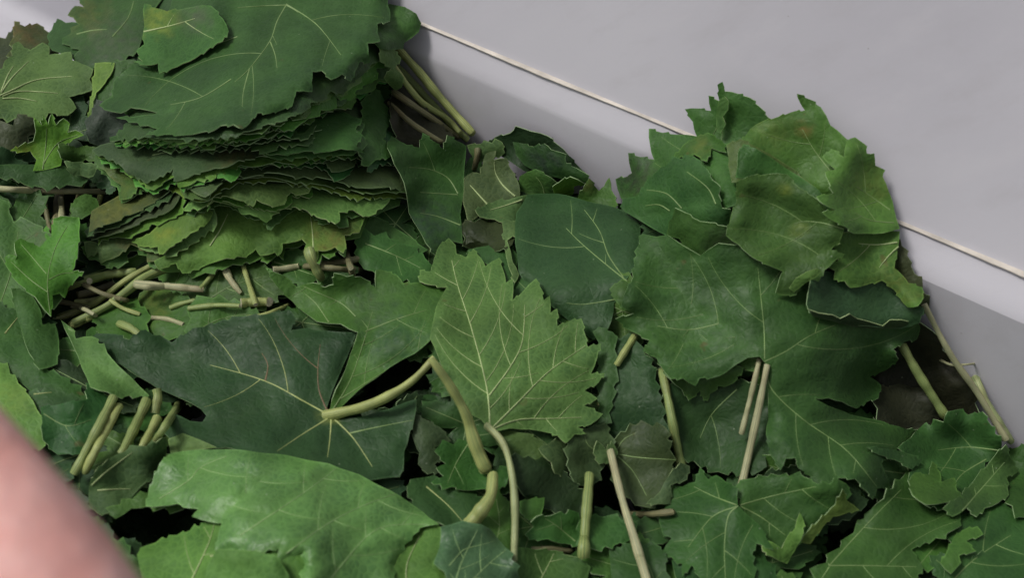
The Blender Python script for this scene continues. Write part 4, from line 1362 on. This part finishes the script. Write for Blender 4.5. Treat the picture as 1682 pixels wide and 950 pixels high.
L('986,760 978,745 982,728 996,738 1004,728 1012,744 1006,756', 'tiny leaf collar where the pinkish stalk begins', 'G', curl=3)
S('1003,742 1022,820 1045,895 1072,985', 'long pinkish stalk running off the bottom edge', 6.5, 9, 'tan', lifts=[(0, 4), (.5, 5), (1, 3)])

# ---- left side
L('-40,330 12,334 16,350 24,362 58,368 84,392 100,440 98,490 60,520* -40,520*', 'plain green leaf at the left edge behind the bright sprig', 'V', '0,500 20,440 30,380', tint=(0.078, 0.165, 0.06), spots=[(60, 385, 30, GREYG, .4)], sidestep=55)
L('-40,500 10,506 32,512 52,560 62,600 100,618 134,644 142,656 100,664* 60,650* 0,600* -40,590*', 'mid green leaf with pale ribs at the left edge', 'V', '46,646 24,620 0,598 -20,580|62,553 20,553 -20,553|8,548 24,528 40,508', vmat=VEIN_PALE, sidestep=0, vw=1.4)
L('50,646 90,645 134,656 145,662 100,690 62,672', 'dark wedge of leaf above the stalk ends', 'D', '55,648 95,645 134,654', vmat=VEIN_PALE, sidestep=0)
L('-40,600 0,600 30,630 48,650 60,672 74,700 72,730 40,740* -40,720*', 'yellow-green leaf at the left edge beside the hand', 'M', '46,648 60,665 68,680', tint=(0.12, 0.22, 0.075), spots=[(20, 660, 40, YELLOW, .3)], sidestep=0)
L('20,476 44,480 66,508 72,532 88,534 97,560 92,596 66,604 48,580 36,545 26,510', 'green leaf wedge below the bright sprig', 'V', teeth=(40, 3), gap=1.8)
L('90,362 128,360 130,380 128,410 122,440* 118,446 134,448 124,460 112,474 106,488 98,484 88,486 84,520* 74,510* 58,488 30,466 12,440 9,424 14,420 26,420 26,400 34,394 46,398 62,402 68,384 76,374 84,384', 'bright light green young leaf sprig at the left', 'Y', '82,515 78,460 90,410 110,372|76,450 55,425 35,402|78,480 50,460 18,430|80,460 100,450 122,448', gap=2.5, curl=4, lift=3, teeth=(30, 4), sidestep=0, vw=.8, tint=(0.10, 0.27, 0.045))
L('70,672 100,664 141,654 143,632 160,640 178,656 176,690 158,715 136,742 96,744 74,722', 'deep green leaf beside the hand with a squared tip', 'V', '72,680 110,700 150,690', teeth=(50, 3), gap=2, tint=(0.045, 0.125, 0.05))

# ---- big dark leaf in the middle
L('150,556 190,549 212,556 232,546 282,560 310,545 352,532 400,520 440,516 474,512 482,524 480,541 520,543* 586,546* 564,600* 536,672* 556,690* 600,684* 640,672* 684,656 680,690 672,715 664,742 656,784* 600,790* 520,790* 440,752* 372,735* 330,740 300,734 268,706 282,682 312,692* 332,694* 339,684* 330,672* 300,656* 262,640* 200,600',
  'broad blue-black leaf in the middle with pale veins meeting at a thick stalk', 'B', '543,684 500,660 435,626 345,600|541,682 525,645 522,610 526,566|542,686 500,712 455,742|544,688 542,720 538,752|546,686 580,720 612,768|575,712 620,702 682,690|436,626 440,600 430,580',
  gap=2.4, tint=(0.036, 0.080, 0.044), vmat=[VEIN_PALE, VEIN_BROWN, VEIN_PALE, VEIN_PALE, VEIN_PALE, VEINM['upper'], VEIN_BROWN], sidestep=70, quilt=1.1, vw=1.35, teeth=(30, 5), bump=.7, spots=[(542, 684, 17, (0.30, 0.36, 0.10), .9)])
L('100,526 126,554 150,556 176,580* 206,612* 240,645 244,650 212,650 176,644 148,636* 134,604* 122,572*', 'folded green leaf blade with a pale crease left of the blue-black leaf', 'M', '112,540 142,560 146,592 200,625 236,646', tint=(0.10, 0.18, 0.08), gap=2.5, sidestep=0, curl=3)
L('436,440 452,448 470,456 489,469 513,465 534,470 546,466 550,452 570,455 592,455 616,470 620,446 636,446 652,452 664,463 684,464 702,470 744,470 738,486 722,498 716,512 722,524* 706,560* 680,582* 640,604* 600,632* 560,670* 541,676* 552,640* 570,600* 588,546* 560,532* 520,528* 498,512 480,495 456,472',
  'light green leaf fold twisting from the big stalk towards the large light leaf', 'M', '545,676 575,625 598,560 612,512|560,655 620,618 680,580 712,556|584,520 560,498 520,480 480,462|540,530 520,500 500,482|600,545 650,525 700,510', gap=2.4, tint=(0.068, 0.155, 0.05), spots=[(660, 560, 60, (0.042, 0.125, 0.045), .7), (610, 500, 50, (0.055, 0.10, 0.05), .6)], sidestep=44, curl=3, teeth=(30, 4))
# ---- large light green leaf with its stalk
L('737,391* 748,402* 750,417 765,420 777,412 790,424 798,435 819,427 826,442 832,463 841,460 843,491 858,480 880,461 889,474 894,492 902,488 905,513 914,509 917,534 934,528 953,526 961,550 967,568 984,567 981,588 973,613 990,615 984,628 963,642 978,655 962,667 987,681 970,698 951,703 960,712 944,714 929,725 916,716 898,711* 870,706* 838,704* 806,709* 790,690* 770,680* 744,640* 730,612* 706,556* 712,524* 716,505* 734,472 708,468 692,460 692,446 706,444 712,430 716,417 722,403',
  'large light green leaf in the centre showing its pale ribbed underside', 'U', '805,707 800,640 776,545 752,470 742,428|805,707 850,662 900,612 962,568|805,707 850,690 905,688 955,686|804,650 840,600 858,560 862,500|805,707 780,690 760,665 742,632',
  gap=2.6, curl=2.2, sidestep=40, stalk=None, teeth=(30, 4), tint=(0.128, 0.215, 0.082))
S('800,700 826,728 840,775 846,840 844,920', 'long curved green stalk of the large light green leaf', 6.5, 7, 'pale', lifts=[(0, 2), (.3, 5), (1, 2)])
S('534,684 560,678 600,668 640,650 678,625 714,588', 'thick pale stalk arching up from the hub of the blue-black leaf', 11, 6, 'yellow', lifts=[(0, 0), (.5, 12), (1, 20)])
S('708,590 740,636 766,684 782,735 797,770', 'snapped stalk leaning down from the arching one', 6.5, 13, 'yellow', lifts=[(0, 20), (.5, 14), (1, 6)])
S('810,782 806,815 788,842 772,862', 'stubby yellow-green stalk piece with a broken end', 9, 15, 'yellow', lifts=[(0, 6), (1, 3)])

# ---- bottom: stalk ends, bright leaf, corner leaves
S('186,654 160,705 122,778', 'leftmost upright stalk end of the bundle by the hand', 8, 7, 'green', lifts=[(0, 10), (1, 4)])
S('195,668 172,712 140,775', 'second upright stalk end from the left by the hand', 8, 7, 'yellow', lifts=[(0, 8), (1, 3)])
S('240,660 222,700 200,745', 'thick olive stalk end in the middle of the bundle by the hand', 9, 8, 'green', lifts=[(0, 9), (1, 3)])
S('257,640 259,655 254,680', 'short upright stalk end with a whitish cut, tallest of the bundle by the hand', 8, 8, 'green', lifts=[(0, 14), (1, 8)])
S('258,688 246,712 228,745', 'yellowish stalk end in front of the middle ones by the hand', 8, 7, 'yellow', lifts=[(0, 10), (1, 4)])
S('297,660 278,690 255,725', 'rightmost stalk end of the bundle by the hand', 8, 6, 'green', lifts=[(0, 12), (1, 4)])
L('146,800 156,775 176,756 205,742 240,734 272,724 274,742 264,765 252,785 232,800 200,822 178,840 150,830', 'dull grey-green leaf below the stalk ends by the hand', 'G', '150,798 175,775 217,744|160,806 190,804 215,804', tint=(0.088, 0.145, 0.065), gap=2, sidestep=0)
L('276,722* 300,712* 326,722* 356,736* 310,744* 280,745*', 'thin pale leaf edge above the bright leaf', 'G', gap=1.5)
L('176,836 196,830 240,810 262,812 300,820 300,834 245,832 215,836 190,850', 'green leaf edge over the black gap', 'M', gap=2)
L('225,912 256,892 290,880 312,872 345,858 420,850* 520,900* 520,990* 240,990*', 'pale yellow-green leaf at the bottom edge beside the hand', 'U', '300,985 340,900 352,862|345,915 400,905 420,906', tint=(0.13, 0.26, 0.07), gap=2, sidestep=60)
L('636,990* 648,930* 662,895* 690,866* 716,858* 724,868* 724,900* 712,926 722,918 728,930 744,990*', 'light green leaf lobe at the bottom edge right of the bright leaf', 'U', '670,985 668,930 690,880', tint=(0.115, 0.225, 0.065), gap=2, sidestep=0)
L('242,830 244,806 252,785 262,762 278,746* 330,739* 400,740* 470,748* 540,762* 590,780* 640,806* 672,826* 706,852* 722,862* 690,868 664,896 650,930 640,990* 490,990* 494,950 497,910 470,918 458,921 456,904 420,906 380,904 356,903 358,880 362,862 345,858 318,848 324,838 292,828* 262,832',
  'big bright glossy green leaf curling up at the bottom', 'S', '330,878 345,858 400,815 440,778|262,820 310,790 330,768 372,750|395,880 470,830 520,795 552,770|470,910 540,860 600,830 660,808|520,985 560,930 620,870 700,862',
  gap=3, curl=-3, lift=4, sidestep=64, quilt=1.4, vw=.95, vmat=VEINM['gloss'], tilt=(0.3, 1, -4), teeth=(24, 5))
L('356,903* 380,903* 420,906* 450,912 460,922 494,985* 420,990* 330,985* 340,930*', 'pale turned-over corner under the bright glossy leaf', 'U', gap=1.6, tint=(0.12, 0.25, 0.07), teeth=(40, 2))
L('724,866* 760,856* 790,862* 806,870* 830,900 850,940* 868,990* 742,990* 730,940 712,926* 722,900*', 'rounded deep green glossy leaf at the bottom edge', 'S', '742,985 756,930 784,872|744,985 800,930 830,905|738,930 760,905 775,900', tint=(0.06, 0.14, 0.06), gap=2.4, curl=-3, sidestep=34)
print('leaf vertices', STATS['v'])

def root_of(label):
    return [t[0] for t in THINGS if t[3] == label][0]


def move_under(stalk_label, leaf_label):
    so_ = [o for o in COL.objects if o.get('label') == stalk_label][0]
    r_ = root_of(leaf_label)
    bpy.context.view_layer.update()
    off = so_.location - r_.location
    so_.parent = r_
    so_.location = off
    so_.name = 'stalk'
    for k in ('label', 'category', 'group'):
        if k in so_:
            del so_[k]


for sl, ll in (('long curved green stalk of the large light green leaf', 'large light green leaf in the centre showing its pale ribbed underside'),
               ('thick pale stalk arching up from the hub of the blue-black leaf', 'broad blue-black leaf in the middle with pale veins meeting at a thick stalk'),
               ('snapped stalk leaning down from the arching one', 'broad blue-black leaf in the middle with pale veins meeting at a thick stalk'),
               ('long stalk running down from the centre of the huge lobed leaf', 'huge dark lobed leaf spread over the right half of the heap'),
               ('thick pale stalk hanging below the brown-spotted leaf', 'lowest pale leaf of the stack, with a brown patch'),
               ('long pinkish stalk running off the bottom edge', 'dull leaf with thin veins behind the pinkish stalk')):
    move_under(sl, ll)

# a name of its own for each half-buried leaf that shows, by the leaf it lies under
named = [(k, t) for k, t in enumerate(THINGS) if not t[4]]
VIS = (GXX > 0) & (GXX < 1682) & (GYY > 0) & (GYY < 950)


def nearest_named(x, y, k=0):
    best = sorted(named, key=lambda t: (t[1][1] - x) ** 2 + (t[1][2] - y) ** 2)
    return best[k][1]


def short(label, n):
    w = label.replace(',', '').split()[:n]
    while len(w) > 2 and w[-1] in ('the', 'of', 'and', 'in', 'with', 'a', 'at', 'beside', 'between', 'under', 'over', 'right', 'left', 'large', 'small', 'huge', 'light', 'pale', 'big', 'dark', 'showing', 'its',
                                   'by', 'on', 'from', 'below', 'above', 'to', 'blue-black', 'striped', 'lobed', 'stacked', 'brown-spotted', 'leaning', 'out', 'lying', 'just', 'cut', 'green', 'tucked', 'as', 'half', 'an', 'running', 'spread', 'wide'):
        w.pop()
    return ' '.join(w)


def tone(b):
    g = b[1]
    return 'very dark' if g < 0.055 else 'dark' if g < 0.095 else 'dull green' if b[0] > 0.8 * g else 'mid green'


cand_ = {}
for k, t in enumerate(THINGS):
    if t[4] != 'leaves half buried in the heap':
        continue
    m_ = (IDG == k) & VIS
    n_ = int(m_.sum())
    if n_ < 3:
        t[0]['label'] = 'dark leaf buried out of sight under the leaves on top'
        t[0]['group'] = 'leaves buried out of sight in the heap'
        continue
    x = float(GXX[m_].mean()); y = float(GYY[m_].mean())
    side = maxf(m_.astype(float), 2) > 0
    ids = IDG[side]
    ids = [i for i in ids if i >= 0 and not THINGS[i][4]]
    if ids:
        w_ = max(set(ids), key=ids.count)
        nb_ = THINGS[w_]
        dx_, dy_ = x - nb_[1], y - nb_[2]
        rel = ('below' if dy_ > 0 else 'above') if abs(dy_) > abs(dx_) * .6 else ('right of' if dx_ > 0 else 'left of')
    else:
        nb_ = nearest_named(x, y); rel = 'near'
    key = '%s leaf showing %s the %s' % (tone(t[5]), rel, short(nb_[3], 9 if ' of' not in rel else 8))
    cand_.setdefault(' '.join(key.split()[:16]), []).append((x, t[0]))
for key, lst in cand_.items():
    if len(lst) == 1:
        lst[0][1]['label'] = key
    else:
        lst.sort(key=lambda v: v[0])
        for q_, (x, o) in enumerate(lst):
            w_ = 'leftmost ' if q_ == 0 else 'rightmost ' if q_ == len(lst) - 1 else ('middle ' if len(lst) == 3 else ('second ', 'third ', 'fourth ', 'fifth ')[min(q_, 4) - 1])
            o['label'] = ' '.join((w_ + key).split()[:16])
cnt_ = {}
for o in COL.objects:
    if o.get('group') == 'loose stalk ends in the heap':
        # world position back to the nearest named leaf
        c_ = o.location
        best = min(named, key=lambda t: (t[1][0].location - c_).length)
        mname = o.data.materials[0].name.replace('stalk_', '')
        w_ = {'green': 'green', 'yellow': 'yellow-green', 'brown': 'olive brown', 'tan': 'pale tan', 'pale': 'pale green'}[mname]
        key = 'short %s stalk end by the %s' % (w_, short(best[1][3], 9))
        cnt_.setdefault(' '.join(key.split()[:15]), []).append((c_.x, o))
for key, lst in cnt_.items():
    lst.sort(key=lambda v: v[0])
    for q_, (x, o) in enumerate(lst):
        o['label'] = key if len(lst) == 1 else (('leftmost ' if q_ == 0 else 'rightmost ' if q_ == len(lst) - 1 else 'inner ') + key)
# ------------------------------------------------------------------ the hand reaching in, close to the lens and out of focus
def build_hand():
    m, ns, ls, bs = new_mat('skin')
    tc = N(ns, 'ShaderNodeTexCoord')
    n1 = N(ns, 'ShaderNodeTexNoise', Scale=62.0, Detail=5.0)
    n2 = N(ns, 'ShaderNodeTexNoise', Scale=420.0, Detail=2.0)
    for n in (n1, n2):
        ls.new(tc.outputs['Object'], n.inputs['Vector'])
    c = mixc(ns, ls, (0.84, 0.40, 0.35), (0.94, 0.56, 0.51), ramp(ns, ls, n1.outputs['Fac'], 0.35, 0.65))
    ls.new(c, bs.inputs['Base Color'])
    bs.inputs['Roughness'].default_value = 0.5
    bs.inputs['Subsurface Weight'].default_value = 0.15
    bs.inputs['Subsurface Radius'].default_value = (0.01, 0.004, 0.002)
    bs.inputs['Subsurface Scale'].default_value = 0.3
    bp = N(ns, 'ShaderNodeBump', Strength=0.8, Distance=0.003)
    ls.new(math_n(ns, ls, 'ADD', n1.outputs['Fac'], math_n(ns, ls, 'MULTIPLY', n2.outputs['Fac'], 0.15)), bp.inputs['Height'])
    ls.new(bp.outputs[0], bs.inputs['Normal'])
    zc = 0.250
    root = PV(50, 915, zc)
    w = (CAM - root).normalized()
    u = (PV(-400, 900, zc) - root).normalized()          # towards the fingers
    u = (u - w * u.dot(w)).normalized()
    v = w.cross(u).normalized()
    fa = (PV(90, 1500, zc) - root).normalized()           # towards the elbow
    def H(a, b, c_):
        return root + u * a + v * b + w * c_
    vs, es, rr = [], [], []
    def add(p, r, par=None):
        vs.append(root + (p - root) * 0.90); rr.append((r[0] * 0.90, r[1] * 0.90))
        if par is not None:
            es.append((par, len(vs) - 1))
        return len(vs) - 1
    pelvis = add(root, (0.052, 0.050))
    wrist = add(root + fa * 0.055, (0.041, 0.036), pelvis)
    f1 = add(root + fa * 0.12, (0.040, 0.036), wrist)
    add(root + fa * 0.21, (0.038, 0.034), f1)
    mid = add(H(0.035, 0.002, -0.004), (0.036, 0.024), pelvis)
    for b, ln, kr in ((-0.030, 0.068, 0.0085), (-0.010, 0.082, 0.0092), (0.011, 0.088, 0.0095), (0.031, 0.078, 0.0092)):
        k = add(H(0.060, b * 0.98, -0.004), (kr * 1.18, kr * 1.15), mid)
        p1 = add(H(0.060 + ln * 0.44, b * 1.12, -0.016), (kr, kr), k)
        p2 = add(H(0.060 + ln * 0.68, b * 1.15, -0.036), (kr * .9, kr * .9), p1)
        add(H(0.060 + ln * 0.78, b * 1.12, -0.056), (kr * .78, kr * .75), p2)
    t0 = add(H(0.020, 0.040, -0.010), (0.016, 0.014), pelvis)
    t1 = add(H(0.048, 0.058, -0.018), (0.0115, 0.011), t0)
    t2 = add(H(0.076, 0.066, -0.026), (0.0105, 0.0095), t1)
    add(H(0.094, 0.068, -0.034), (0.0085, 0.0075), t2)
    me = bpy.data.meshes.new('person')
    me.from_pydata([tuple(p - root) for p in vs], es, [])
    ob = bpy.data.objects.new('person', me)
    COL.objects.link(ob)
    ob.location = root
    sk = ob.modifiers.new('skin', 'SKIN')
    sk.use_smooth_shade = True
    for i, d in enumerate(me.skin_vertices[0].data):
        d.radius = rr[i]
    me.skin_vertices[0].data[0].use_root = True
    sb = ob.modifiers.new('smooth', 'SUBSURF')
    sb.levels = 2; sb.render_levels = 3
    me.materials.append(m)
    ob['label'] = 'bare pink hand reaching in at the lower left, blurred and close to the lens'
    ob['category'] = 'hand'
    # nails
    return ob


build_hand()
